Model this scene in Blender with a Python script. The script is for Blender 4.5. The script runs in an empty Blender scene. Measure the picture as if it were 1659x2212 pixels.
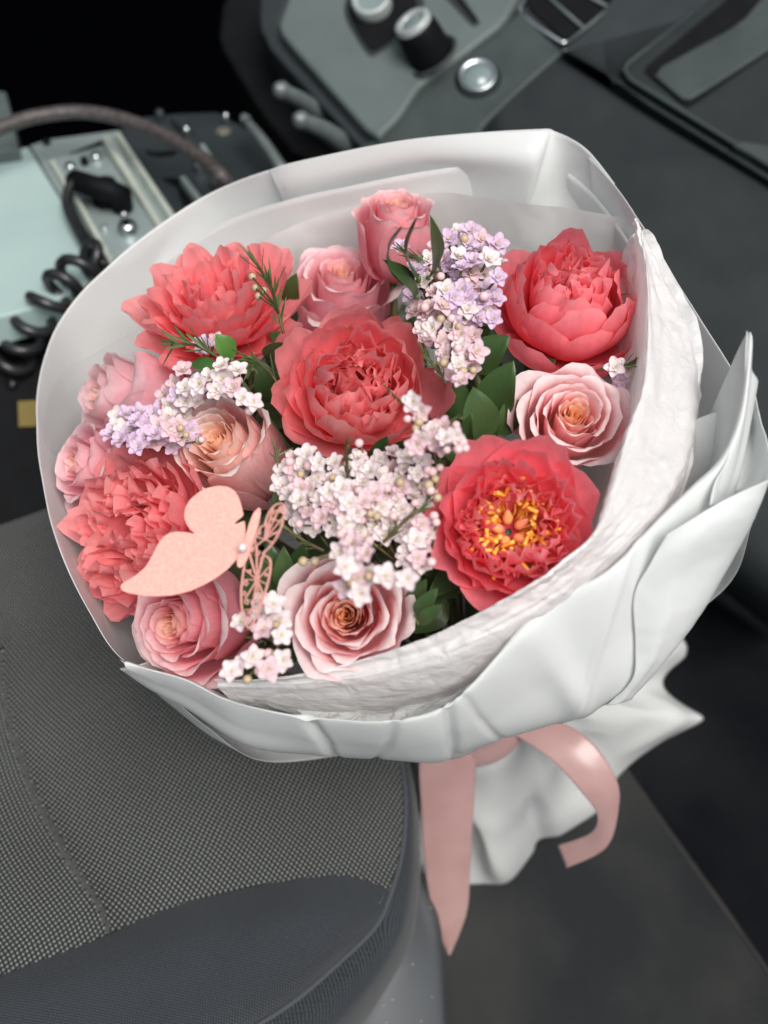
import bpy, bmesh, math, random
from mathutils import Vector, Matrix, noise
random.seed(7)
R = math.radians
sc = bpy.context.scene
C = sc.collection

# ------------------------------------------------------------------ camera, sky, sun, exposure
CAMZ, PITCH = 0.62, 55.0
TAN = math.tan(R(25))
cam_d = bpy.data.cameras.new('camera'); cam = bpy.data.objects.new('camera', cam_d); C.objects.link(cam)
cam.location = (0, 0, CAMZ); cam.rotation_euler = (R(90 - PITCH), 0, 0)
cam_d.sensor_fit = 'VERTICAL'; cam_d.sensor_height = 36; cam_d.lens = 18 / TAN
cam_d.clip_start = 0.02; cam_d.clip_end = 100
cam_d.dof.use_dof = True; cam_d.dof.focus_distance = 0.485; cam_d.dof.aperture_fstop = 6.6
sc.camera = cam
world = bpy.data.worlds.new("World"); sc.world = world; world.use_nodes = True
wn = world.node_tree; bg = wn.nodes['Background']
sky = wn.nodes.new('ShaderNodeTexSky'); sky.sky_type = 'NISHITA'; sky.sun_disc = False
SUN_EL, SUN_AZ = 64.0, 150.0          # azimuth measured from +Y towards +X
sky.sun_elevation = R(SUN_EL); sky.sun_rotation = R(SUN_AZ)
sky.air_density = 1.0; sky.dust_density = 3.0; sky.ozone_density = 1.0
hs = wn.nodes.new('ShaderNodeHueSaturation'); hs.inputs['Saturation'].default_value = 0.42; hs.inputs['Hue'].default_value = 0.465
wn.links.new(sky.outputs[0], hs.inputs['Color']); wn.links.new(hs.outputs[0], bg.inputs['Color'])
bg.inputs['Strength'].default_value = 0.10
sl = bpy.data.lights.new('sun', 'SUN'); sun = bpy.data.objects.new('sun', sl); C.objects.link(sun)
sl.energy = 2.9; sl.angle = R(34); sl.color = (1.0, 0.96, 0.91)
_sd = Vector((math.sin(R(SUN_AZ)) * math.cos(R(SUN_EL)), math.cos(R(SUN_AZ)) * math.cos(R(SUN_EL)), math.sin(R(SUN_EL))))
sun.rotation_euler = _sd.to_track_quat('Z', 'Y').to_euler()
sc.view_settings.view_transform = 'Standard'; sc.view_settings.look = 'None'
sc.view_settings.exposure = 0.26; sc.view_settings.gamma = 1
sc.render.engine = 'CYCLES'
sc.cycles.max_bounces = 12; sc.cycles.diffuse_bounces = 8; sc.cycles.transmission_bounces = 6; sc.cycles.transparent_max_bounces = 8
sc.cycles.use_denoising = True

# ------------------------------------------------------------------ photo units -> place
MW = Matrix.Translation((0, 0, CAMZ)) @ Matrix.Rotation(R(90 - PITCH), 4, 'X')
RW = MW.to_3x3()
def ray(qx, qy): return Vector(((qx - 829.5) / 1106 * TAN, (1106 - qy) / 1106 * TAN, -1.0))
def P(qx, qy, d): return MW @ (ray(qx, qy) * d)
def D(x, y, z): return (RW @ Vector((x, y, z))).normalized()      # a direction given as right, up, towards viewer
def onz(qx, qy, z):
    r = RW @ ray(qx, qy); t = (z - CAMZ) / r.z
    return Vector((0, 0, CAMZ)) + r * t
class Plane:
    def __init__(s, qx, qy, d, n): s.o = P(qx, qy, d); s.n = D(*n)
    def pt(s, qx, qy, h=0.0):
        r = RW @ ray(qx, qy); c = Vector((0, 0, CAMZ))
        t = ((s.o - c).dot(s.n) + h) / r.dot(s.n)
        return c + r * t
# the bouquet's own frame: apex AP, axis AX (nearly upright in the place)
AP = P(760, 900, 0.47); AX = D(-.245, .585, .773)
def B(qx, qy, off):
    """point of the view line at height off along the bouquet axis"""
    r = RW @ ray(qx, qy); c = Vector((0, 0, CAMZ))
    t = ((AP - c).dot(AX) + off) / r.dot(AX)
    return c + r * t
def dome(qx, qy, off=0.0, k=1.3):
    r = RW @ ray(qx, qy); c = Vector((0, 0, CAMZ)); lo, hi = 0.2, 1.1
    for _ in range(40):
        m = (lo + hi) / 2; p = c + r * m - AP; h = p.dot(AX); q2 = (p - AX * h).length_squared
        if h + k * q2 - off > 0: lo = m
        else: hi = m
    return c + r * lo
def rim(qx, qy, off, k=.9):
    p = B(qx, qy, 0) - AP; q2 = (p - AX * p.dot(AX)).length_squared
    return B(qx, qy, off - k * min(q2, .055))
def depth(p): return -(MW.inverted() @ p).z
def qsize(q, p): return q / 1106 * TAN * depth(p)
NECK = AP - AX * 0.27

# ------------------------------------------------------------------ helpers
def tag(o, label=None, cat=None, group=None, kind=None):
    if label: o['label'] = label
    if cat: o['category'] = cat
    if group: o['group'] = group
    if kind: o['kind'] = kind
    return o
def empty(name, loc, rot=None):
    o = bpy.data.objects.new(name, None); C.objects.link(o); o.location = loc
    if rot is not None: o.rotation_euler = rot
    o.empty_display_size = 0.01
    return o
def link(name, me, parent=None, world_coords=False):
    o = bpy.data.objects.new(name, me); C.objects.link(o)
    if parent is not None:
        o.parent = parent
        if world_coords: o.matrix_parent_inverse = wmat(parent).inverted()
    return o
def wmat(o):
    m = Matrix.LocRotScale(o.location, o.rotation_euler, o.scale)
    return (wmat(o.parent) @ o.matrix_parent_inverse @ m) if o.parent else m
def mesh(name, vs, fs, mat, smooth=True, uvs=None, cols=None):
    me = bpy.data.meshes.new(name); me.from_pydata([tuple(v) for v in vs], [], fs)
    if mat: me.materials.append(mat)
    if smooth: me.polygons.foreach_set('use_smooth', [True] * len(me.polygons))
    if uvs:
        ul = me.uv_layers.new(name='UVMap'); d = []
        for l in me.loops: d.extend(uvs[l.vertex_index])
        ul.data.foreach_set('uv', d)
    if cols:
        ca = me.color_attributes.new('tint', 'FLOAT_COLOR', 'POINT'); d = []
        for c in cols: d.extend((c[0], c[1], c[2], 1.0))
        ca.data.foreach_set('color', d)
    me.update(); return me
def gridfaces(nu, nv, off=0, closed=False):
    f = []
    for j in range(nv - 1):
        for i in range(nu if closed else nu - 1):
            a = off + j * nu + i; b = off + j * nu + (i + 1) % nu
            f.append((a, b, b + nu, a + nu))
    return f
def crom(p0, p1, p2, p3, t):
    return 0.5 * ((2 * p1) + (p2 - p0) * t + (2 * p0 - 5 * p1 + 4 * p2 - p3) * t * t + (3 * p1 - p0 - 3 * p2 + p3) * t ** 3)
def spline(pts, n, closed=False):
    m = len(pts); out = []
    for i in range(n):
        t = i / n * m if closed else i / (n - 1) * (m - 1)
        k = min(int(t), m - 1 if closed else m - 2); f = t - k
        g = (lambda j: pts[j % m]) if closed else (lambda j: pts[max(0, min(m - 1, j))])
        out.append(crom(g(k - 1), g(k), g(k + 1), g(k + 2), f))
    return out
def loft(curves, nu, nv, closed=False):
    """curves: lists of points, same count; grid of nv rows x nu columns"""
    cs = [spline(c, nu, closed) for c in curves]
    rows = [[None] * nu for _ in range(nv)]
    for i in range(nu):
        col = spline([c[i] for c in cs], nv)
        for j in range(nv): rows[j][i] = col[j]
    return rows
def sheet(name, rows, mat, parent=None, disp=None, closed=False, smooth=True, uvfn=None, thick=0.0):
    nv, nu = len(rows), len(rows[0])
    V = [Vector(p) for r in rows for p in r]
    if disp:
        N = []
        for j in range(nv):
            for i in range(nu):
                if closed: a, b = rows[j][(i - 1) % nu], rows[j][(i + 1) % nu]
                else: a, b = rows[j][max(0, i - 1)], rows[j][min(nu - 1, i + 1)]
                c, d = rows[max(0, j - 1)][i], rows[min(nv - 1, j + 1)][i]
                n = (Vector(b) - Vector(a)).cross(Vector(d) - Vector(c)); N.append(n.normalized() if n.length > 1e-12 else Vector((0, 0, 1)))
        V = [v + n * disp(v, (k % nu) / (nu - 1), (k // nu) / (nv - 1)) for k, (v, n) in enumerate(zip(V, N))]
    uv = [uvfn(v, (k % nu) / (nu - 1), (k // nu) / (nv - 1)) if uvfn else ((k % nu) / (nu - 1), (k // nu) / (nv - 1)) for k, v in enumerate(V)]
    o_ = wmat(parent).to_translation() if parent else Vector((0, 0, 0))
    ob = link(name, mesh(name, [v - o_ for v in V], gridfaces(nu, nv, 0, closed), mat, smooth, uv), parent)
    if thick:
        m = ob.modifiers.new('thickness', 'SOLIDIFY'); m.thickness = thick; m.offset = 0
    return ob
def tube_geo(pts, rad, n=8, caps=True):
    pts = [Vector(p) for p in pts]; vs = []; fs = []
    rr = rad if callable(rad) else (lambda t: rad)
    T = (pts[1] - pts[0]).normalized(); up = Vector((0, 0, 1)) if abs(T.z) < .9 else Vector((1, 0, 0))
    N = T.cross(up).normalized()
    for i, p in enumerate(pts):
        T2 = (pts[min(i + 1, len(pts) - 1)] - pts[max(i - 1, 0)]).normalized()
        N = (N - T2 * N.dot(T2)).normalized(); Bn = T2.cross(N)
        r = rr(i / (len(pts) - 1))
        for k in range(n):
            a = 2 * math.pi * k / n; vs.append(p + (N * math.cos(a) + Bn * math.sin(a)) * r)
    fs = gridfaces(n, len(pts), 0, True)
    if caps: fs.append(tuple(reversed(range(n)))); fs.append(tuple(range(len(vs) - n, len(vs))))
    return vs, fs
def tube(name, pts, rad, mat, parent=None, n=8):
    vs, fs = tube_geo(pts, rad, n); o_ = wmat(parent).to_translation() if parent else Vector((0, 0, 0))
    if parent is not None and (Vector(parent.rotation_euler).length > 0):
        inv = wmat(parent).inverted(); vs = [inv @ v for v in vs]
    else: vs = [v - o_ for v in vs]
    return link(name, mesh(name, vs, fs, mat), parent)
def chaikin(pts, it=2, r=0.25):
    for _ in range(it):
        out = []
        for i in range(len(pts)):
            a, b = pts[i], pts[(i + 1) % len(pts)]
            out.append(a * (1 - r) + b * r); out.append(a * r + b * (1 - r))
        pts = out
    return pts
def prism(name, q, pl, h0, h1, mat, parent=None, rnd=1, bev=0.0015, segs=2):
    """extruded outline on a plane; q are photo units"""
    base = [Vector((x, y, 0)) for x, y in q]
    if rnd: base = chaikin(base, rnd, 0.12 if rnd == 1 else 0.2)
    top = [pl.pt(v.x, v.y, h1) for v in base]
    o_ = wmat(parent).to_translation() if parent else Vector((0, 0, 0))
    bm = bmesh.new()
    a = [bm.verts.new(p - o_) for p in top]; b = [bm.verts.new(p - pl.n * (h1 - h0) - o_) for p in top]
    n = len(a); bm.faces.new(a); bm.faces.new(list(reversed(b)))
    for i in range(n): bm.faces.new((a[i], b[i], b[(i + 1) % n], a[(i + 1) % n]))
    bmesh.ops.recalc_face_normals(bm, faces=bm.faces)
    if bev:
        es = [e for e in bm.edges if all(v in set(a) for v in e.verts)]
        bmesh.ops.bevel(bm, geom=es, offset=bev, segments=segs, profile=.5, affect='EDGES', clamp_overlap=True)
    bmesh.ops.triangulate(bm, faces=[f for f in bm.faces if len(f.verts) > 4])
    me = bpy.data.meshes.new(name); bm.to_mesh(me); bm.free(); me.materials.append(mat)
    for p in me.polygons: p.use_smooth = False
    return link(name, me, parent)
def basis(axis, roll=0.0):
    z = axis.normalized(); x = z.cross(Vector((0.13, 1, 0.21))).normalized(); y = z.cross(x)
    m = Matrix((x, y, z)).transposed()
    return m @ Matrix.Rotation(roll, 3, 'Z')
def lathe_geo(prof, n=24):
    vs = []; 
    for r, z in prof:
        for k in range(n):
            a = 2 * math.pi * k / n; vs.append(Vector((r * math.cos(a), r * math.sin(a), z)))
    return vs, gridfaces(n, len(prof), 0, True)
def lathe(name, prof, mat, parent, loc, axis, n=28):
    vs, fs = lathe_geo(prof, n); m = basis(axis); o_ = wmat(parent).to_translation() if parent else Vector((0, 0, 0))
    return link(name, mesh(name, [m @ v + loc - o_ for v in vs], fs, mat), parent)
def nz(v, s, seed=0.0): return noise.noise(Vector(v) * s + Vector((seed, seed * 1.7, -seed)))
def mixc(a, b, t): t = max(0, min(1, t)); return tuple(a[i] * (1 - t) + b[i] * t for i in range(3))

# ------------------------------------------------------------------ materials
def mat(name, col=(.5, .5, .5), rough=.5, metal=0.0, spec=.5):
    m = bpy.data.materials.new(name); m.use_nodes = True
    b = m.node_tree.nodes['Principled BSDF']
    b.inputs['Base Color'].default_value = (*col, 1); b.inputs['Roughness'].default_value = rough
    b.inputs['Metallic'].default_value = metal; b.inputs['Specular IOR Level'].default_value = spec
    return m
def nd(m, t, **kw):
    n = m.node_tree.nodes.new(t)
    for k, v in kw.items():
        if hasattr(n, k): setattr(n, k, v)
        else: n.inputs[k].default_value = v
    return n
def lk(m, a, b): m.node_tree.links.new(a, b)
def noisy(m, col2, scale, detail=4, fac=(0.35, 0.65), bump=0.0, bscale=None, bdist=0.001, rough2=None, uv=False):
    """colour grain and fine relief"""
    t = m.node_tree; b = t.nodes['Principled BSDF']
    tc = nd(m, 'ShaderNodeTexCoord'); src = tc.outputs['UV' if uv else 'Object']
    n = nd(m, 'ShaderNodeTexNoise', Scale=scale, Detail=detail); lk(m, src, n.inputs['Vector'])
    cr = nd(m, 'ShaderNodeMapRange'); cr.inputs['From Min'].default_value = fac[0]; cr.inputs['From Max'].default_value = fac[1]
    lk(m, n.outputs['Fac'], cr.inputs['Value'])
    mx = nd(m, 'ShaderNodeMix', data_type='RGBA'); c1 = tuple(b.inputs['Base Color'].default_value)
    mx.inputs[6].default_value = c1; mx.inputs[7].default_value = (*col2, 1)
    lk(m, cr.outputs[0], mx.inputs[0]); lk(m, mx.outputs[2], b.inputs['Base Color'])
    if rough2 is not None:
        mr = nd(m, 'ShaderNodeMapRange'); mr.inputs['To Min'].default_value = b.inputs['Roughness'].default_value; mr.inputs['To Max'].default_value = rough2
        lk(m, n.outputs['Fac'], mr.inputs['Value']); lk(m, mr.outputs[0], b.inputs['Roughness'])
    if bump:
        n2 = nd(m, 'ShaderNodeTexNoise', Scale=bscale or scale * 3, Detail=3); lk(m, src, n2.inputs['Vector'])
        bp = nd(m, 'ShaderNodeBump', Strength=bump, Distance=bdist); lk(m, n2.outputs['Fac'], bp.inputs['Height'])
        lk(m, bp.outputs[0], b.inputs['Normal'])
    return m
def petal_mat(name, trans=0.3, rough=.55, sheen=.0):
    m = mat(name, rough=rough, spec=.12); t = m.node_tree; b = t.nodes['Principled BSDF']
    b.inputs['Sheen Weight'].default_value = sheen; b.inputs['Sheen Roughness'].default_value = .4
    at = nd(m, 'ShaderNodeAttribute', attribute_name='tint')
    tc = nd(m, 'ShaderNodeTexCoord'); mp = nd(m, 'ShaderNodeMapping'); mp.inputs['Scale'].default_value = (16, 1.6, 1)
    lk(m, tc.outputs['UV'], mp.inputs['Vector'])
    n = nd(m, 'ShaderNodeTexNoise', Scale=1.0, Detail=4, Distortion=.4); lk(m, mp.outputs[0], n.inputs['Vector'])
    n3 = nd(m, 'ShaderNodeTexNoise', Scale=260.0, Detail=3); lk(m, tc.outputs['Object'], n3.inputs['Vector'])
    mr = nd(m, 'ShaderNodeMapRange'); mr.inputs['From Min'].default_value = .3; mr.inputs['From Max'].default_value = .7
    mr.inputs['To Min'].default_value = .95; mr.inputs['To Max'].default_value = 1.05; lk(m, n.outputs['Fac'], mr.inputs['Value'])
    mr2 = nd(m, 'ShaderNodeMapRange'); mr2.inputs['To Min'].default_value = .86; mr2.inputs['To Max'].default_value = 1.12; lk(m, n3.outputs['Fac'], mr2.inputs['Value'])
    mu = nd(m, 'ShaderNodeMath', operation='MULTIPLY'); lk(m, mr.outputs[0], mu.inputs[0]); lk(m, mr2.outputs[0], mu.inputs[1])
    vm = nd(m, 'ShaderNodeVectorMath', operation='SCALE'); lk(m, at.outputs['Color'], vm.inputs[0]); lk(m, mu.outputs[0], vm.inputs['Scale'])
    lk(m, vm.outputs[0], b.inputs['Base Color'])
    bp = nd(m, 'ShaderNodeBump', Strength=.35, Distance=.0006); lk(m, n.outputs['Fac'], bp.inputs['Height']); lk(m, bp.outputs[0], b.inputs['Normal'])
    tr = nd(m, 'ShaderNodeBsdfTranslucent'); lk(m, vm.outputs[0], tr.inputs['Color'])
    ms = nd(m, 'ShaderNodeMixShader'); ms.inputs[0].default_value = trans
    lk(m, b.outputs[0], ms.inputs[1]); lk(m, tr.outputs[0], ms.inputs[2]); lk(m, ms.outputs[0], t.nodes['Material Output'].inputs['Surface'])
    return m
def paper_mat(name, col, trans, rough, clear=0.0, crinkle=0.0, cscale=60, spec=.3, col2=None):
    m = mat(name, col, rough, spec=spec); t = m.node_tree; b = t.nodes['Principled BSDF']
    tc = nd(m, 'ShaderNodeTexCoord'); last = None
    if crinkle:
        v = nd(m, 'ShaderNodeTexVoronoi', Scale=cscale, feature='DISTANCE_TO_EDGE'); 
        n = nd(m, 'ShaderNodeTexNoise', Scale=cscale * .8, Detail=5, Roughness=.6)
        ad = nd(m, 'ShaderNodeVectorMath', operation='ADD'); sc_ = nd(m, 'ShaderNodeVectorMath', operation='SCALE'); sc_.inputs['Scale'].default_value = .02
        lk(m, tc.outputs['Object'], n.inputs['Vector']); lk(m, n.outputs['Color'], sc_.inputs[0]); lk(m, sc_.outputs[0], ad.inputs[0]); lk(m, tc.outputs['Object'], ad.inputs[1])
        lk(m, ad.outputs[0], v.inputs['Vector'])
        mm = nd(m, 'ShaderNodeMath', operation='MINIMUM'); mm.inputs[1].default_value = .35; lk(m, v.outputs['Distance'], mm.inputs[0])
        a2 = nd(m, 'ShaderNodeMath', operation='MULTIPLY_ADD'); a2.inputs[1].default_value = .9; lk(m, mm.outputs[0], a2.inputs[0]); lk(m, n.outputs['Fac'], a2.inputs[2])
        bp = nd(m, 'ShaderNodeBump', Strength=crinkle, Distance=.0018); lk(m, a2.outputs[0], bp.inputs['Height']); lk(m, bp.outputs[0], b.inputs['Normal'])
        last = bp
    tr = nd(m, 'ShaderNodeBsdfTranslucent', Color=(*col, 1))
    ms = nd(m, 'ShaderNodeMixShader'); ms.inputs[0].default_value = trans
    lk(m, b.outputs[0], ms.inputs[1]); lk(m, tr.outputs[0], ms.inputs[2]); out = ms
    if clear:
        tp = nd(m, 'ShaderNodeBsdfTransparent'); m2 = nd(m, 'ShaderNodeMixShader'); m2.inputs[0].default_value = clear
        lk(m, ms.outputs[0], m2.inputs[1]); lk(m, tp.outputs[0], m2.inputs[2]); out = m2
    lk(m, out.outputs[0], t.nodes['Material Output'].inputs['Surface'])
    return m
M = {}
M['petal'] = petal_mat('petal', .48)
M['film'] = paper_mat('matte_white_film', (.85, .865, .86), .42, .36, spec=.4, crinkle=.16, cscale=15)
M['film_thin'] = paper_mat('thin_white_film', (.90, .915, .91), .45, .36, clear=.22, spec=.4)
M['tissue'] = paper_mat('crinkled_tissue', (.93, .925, .92), .42, .30, clear=.06, crinkle=.7, cscale=85, spec=.6)
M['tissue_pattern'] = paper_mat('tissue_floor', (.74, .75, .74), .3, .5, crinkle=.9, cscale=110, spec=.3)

def leaf_mat(name, a, bcol):
    m = mat(name, a, .38, spec=.45); noisy(m, bcol, 60, 3, (.3, .7))
    b = m.node_tree.nodes['Principled BSDF']; tc = nd(m, 'ShaderNodeTexCoord'); mp = nd(m, 'ShaderNodeMapping'); mp.inputs['Scale'].default_value = (14, 1.2, 1)
    lk(m, tc.outputs['UV'], mp.inputs[0]); w = nd(m, 'ShaderNodeTexNoise', Scale=1, Detail=2); lk(m, mp.outputs[0], w.inputs['Vector'])
    bp = nd(m, 'ShaderNodeBump', Strength=.35, Distance=.0005); lk(m, w.outputs['Fac'], bp.inputs['Height']); lk(m, bp.outputs[0], b.inputs['Normal'])
    return m
M['ruscus'] = leaf_mat('ruscus_leaf', (.035, .075, .022), (.05, .10, .03))
M['fresh_leaf'] = leaf_mat('fresh_leaf', (.06, .16, .03), (.09, .22, .045))
M['needle'] = noisy(mat('needle_leaf', (.07, .12, .035), .5), (.12, .13, .05), 150)
M['stem'] = noisy(mat('green_stem', (.09, .16, .04), .5), (.12, .11, .05), 80)
M['woody'] = noisy(mat('woody_stem', (.11, .07, .04), .6), (.16, .14, .06), 120)
M['bud'] = noisy(mat('flower_bud', (.72, .42, .46), .35), (.80, .60, .58), 180)
M['bud_tan'] = noisy(mat('tan_bud', (.45, .36, .18), .4), (.55, .40, .30), 180)
M['stamen'] = noisy(mat('stamen', (.95, .46, .06), .6), (.97, .58, .12), 300)
M['carpel'] = noisy(mat('carpel', (.85, .50, .16), .5), (.90, .36, .28), 160)

# ------------------------------------------------------------------ flowers
def bez(p, t):
    a, b, c, d = p; s = 1 - t
    return (s ** 3 * a[0] + 3 * s * s * t * b[0] + 3 * s * t * t * c[0] + t ** 3 * d[0],
            s ** 3 * a[1] + 3 * s * s * t * b[1] + 3 * s * t * t * c[1] + t ** 3 * d[1])
def stem_to_neck(root, p0, base_dir, mt='stem', rad=.0022, name='stem'):
    a = Vector(p0); k = random.uniform(-.5, .5); side = AX.cross(Vector((math.cos(k * 9), math.sin(k * 9), 0))).normalized()
    e = NECK + side * random.uniform(0, .012) - AX * random.uniform(0, .03)
    m1 = a - base_dir * .04
    pts = [bez3(a, m1, e + AX * .08, e, i / 9) for i in range(10)]
    return tube(name, pts, rad, M[mt], root, 6)
def bez3(a, b, c, d, t):
    s = 1 - t; return a * s ** 3 + b * 3 * s * s * t + c * 3 * s * t * t + d * t ** 3

ROSE_PAL = {
    'peach': dict(core=(.99, .68, .46), mid=(.98, .72, .64), outer=(.95, .50, .56), edge=(.98, .85, .81)),
    'pink': dict(core=(.95, .62, .50), mid=(.93, .50, .56), outer=(.92, .46, .55), edge=(.96, .76, .78)),
    'deep': dict(core=(.96, .64, .46), mid=(.93, .42, .48), outer=(.92, .36, .45), edge=(.96, .72, .72)),
    'light': dict(core=(1.0, .66, .34), mid=(.98, .60, .60), outer=(.97, .67, .70), edge=(.98, .86, .86)),
}
def rose(q, rq, axis, pal, label, off=0.0, open_=1.0, n=36, hf=1.5, roll=0.0, seed=1, point=None, core_t=.42, dim=1.0, rays=1.0):
    rnd = random.Random(seed); ax = D(*axis)
    c = point or dome(q[0], q[1], off); Rr = qsize(rq, c); H = Rr * hf
    base = c - ax * H * .93
    root = empty('rose', base, basis(ax, roll).to_euler()); tag(root, label, 'rose', 'roses in the bouquet')
    pc = ROSE_PAL[pal]
    for i in range(n):
        t = i / (n - 1)
        rr = Rr * (.022 + .70 * t ** 1.22)
        lip = Rr * (.03 + .30 * t * t * open_)
        zr = H * (.95 + .05 * math.sin(min(1, t * 1.6) * math.pi * .5) - .42 * max(0, t - .45) ** 1.5 * open_ * 1.6)
        zr *= 1 + rnd.uniform(-.025, .025)
        bul = rr * (1.0 + .22 * t)
        p = [(Rr * (.02 + .10 * t), H * .02 * (1 - t)), (bul + Rr * .22 * t, H * .12), (rr * .98 - Rr * .03 * t, zr * .98), (rr + lip, zr * (1.0 - .04 * t * open_))]
        psi = 1.75 - 1.0 * t ** .7 + rnd.uniform(-.1, .1)
        th = i * 2.39996 + rnd.uniform(-.22, .22)
        nu, nv = (13, 13) if t > .25 else (11, 9)
        ph = rnd.uniform(0, 50); rough_ = .35 + .65 * t
        tipu = rnd.uniform(-.25, .25); tiph = rnd.uniform(.02, .09) * (.4 + t)
        fold = rnd.uniform(.5, 1.3)
        vs, uv, cols = [], [], []
        for j in range(nv):
            v = (j / (nv - 1)) ** .85
            for k in range(nu):
                u = -1 + 2 * k / (nu - 1)
                T = 1 - .30 * abs(u) ** 2.6 + tiph * math.exp(-((u - tipu) / .28) ** 2) - .02 * nz((u * 2, ph, 0), 2.2)
                vv = v * T
                r_, z_ = bez(p, min(vv, 1.06))
                r_ *= 1 + (.085 * u if t > .12 else .30 * u)
                wob = Rr * .075 * rough_ * v ** 3 * (nz((u * 1.1 + ph, v, t), 1.9) * 1.3 + .35 * nz((u + ph, v * 2, 4), 5))
                # edges of the outer petals roll back
                roll_ = Rr * .16 * t * t * open_ * fold * max(0, abs(u) - .35) ** 2 * v * v
                r2 = max(r_ + wob + roll_, .0002)
                wf = (.30 + .70 * math.sin(min(1, v / .62) * math.pi / 2))
                wf *= 1 - .10 * max(0, v - .8) / .2
                a = th + psi * u * wf
                z2 = z_ + Rr * .05 * rough_ * v * v * nz((u * 1.3 + ph * 2, v, 9), 2.4) - roll_ * .5
                vs.append(Vector((r2 * math.cos(a), r2 * math.sin(a), z2)))
                uv.append(((u + 1) / 2, v))
                if t < core_t: cc = mixc(pc['core'], pc['mid'], (t / core_t) ** 1.6)
                else: cc = mixc(pc['mid'], pc['outer'], (t - core_t) / (1 - core_t))
                cc = mixc(cc, pc['edge'], (.15 + .75 * t ** .6) * max(0, (vv - .72) / .28) ** .9 + (.25 * t if t > .4 else 0))
                cc = mixc(cc, (pc['mid'][0], pc['mid'][1] * .8, pc['mid'][2] * .8), .4 * (1 - vv))
                f = 1 + .05 * nz((u + ph, v, 2), 1.5); cols.append((cc[0] * f * dim, cc[1] * f * dim, cc[2] * f * dim))
        link('petal', mesh('petal', vs, gridfaces(nu, nv), M['petal'], True, uv, cols), root)
    # green calyx and stem
    vs, fs = lathe_geo([(.001, -Rr * .10), (Rr * .10, -Rr * .06), (Rr * .15, 0), (Rr * .17, Rr * .10)], 10)
    link('calyx', mesh('calyx', vs, fs, M['stem']), root)
    stem_to_neck(root, base - ax * .002, ax)
    return root

CORAL = dict(deep=(.93, .10, .15), mid=(.98, .22, .28), pale=(.99, .47, .49))
SALMON = dict(deep=(.93, .15, .19), mid=(.98, .31, .35), pale=(.98, .47, .46))
def peony_petal(root, rnd, th, r0, z0, L, W, ph0, ph1, cup, ruf, notch, pal, lite, nu=11, nv=11, wp=.62, pw=1.0, tipsplit=0.0, roundness=.5, twist=0.0, narrow=0.0):
    seed = rnd.uniform(0, 90); vs, uv, cols = [], [], []
    st = 24; prof = [(r0, z0, ph0)]; r, z = r0, z0
    for s in range(1, st + 5):
        f = s / st; ph = ph0 + (ph1 - ph0) * f ** pw
        r += L / st * math.cos(ph); z += L / st * math.sin(ph); prof.append((r, z, ph))
    ct, sn = math.cos(th), math.sin(th)
    for j in range(nv):
        v = j / (nv - 1)
        for k in range(nu):
            u = -1 + 2 * k / (nu - 1)
            T = 1 - notch * .45 * abs(nz((u * 8, seed, 3), 1.6)) - roundness * abs(u) ** 2.5 - notch * (.5 + .5 * math.sin(u * 7 + seed)) * .6 - notch * abs(nz((u * 3, seed, 0), 2.5)) \
                - tipsplit * math.exp(-(u / .22) ** 2)
            x = max(0, min(st + 3.9, v * T * st)); i0 = int(x); ff = x - i0; a, b = prof[i0], prof[min(i0 + 1, st + 4)]
            pr, pz, pp = a[0] + (b[0] - a[0]) * ff, a[1] + (b[1] - a[1]) * ff, a[2] + (b[2] - a[2]) * ff
            wv = .26 + .74 * math.sin(min(1, v / wp) * math.pi / 2)
            if v > wp: wv *= 1 - (.12 + narrow) * ((v - wp) / (1 - wp)) ** 2
            s_ = u * W * wv; Rc = cup * (1.3 - .3 * v)
            lx = Rc * math.sin(s_ / Rc); ln = Rc * (1 - math.cos(min(2.2, abs(s_) / Rc)))
            d = ruf * (v ** 1.8) * (math.sin(u * 4.5 + seed) * .5 + 1.3 * nz((u * 1.3, v * 1.1, seed), 1.7) + .28 * nz((u * 2, v * 2, seed + 7), 4.0))
            ln += d
            d2 = ruf * .55 * v ** 5 * math.sin(u * 12 + seed * 3); ln += d2
            lx += twist * v * v * W * .4
            nr, nzz = -math.sin(pp), math.cos(pp)
            rr_, zz_ = pr + nr * ln, pz + nzz * ln
            vs.append(Vector((rr_ * ct - lx * sn, rr_ * sn + lx * ct, zz_)))
            uv.append(((u + 1) / 2, v))
            cc = mixc(pal['deep'], pal['mid'], v * 1.3)
            cc = mixc(cc, pal['pale'], lite * (.35 + .65 * max(0, v - .55) / .45) * (.75 + .5 * nz((u, v, seed), 1.5)))
            cc = mixc(cc, pal['pale'], .45 * max(abs(u) ** 10, v ** 12))
            cols.append(cc)
    return link('petal', mesh('petal', vs, gridfaces(nu, nv), M['petal'], True, uv, cols), root)
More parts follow.
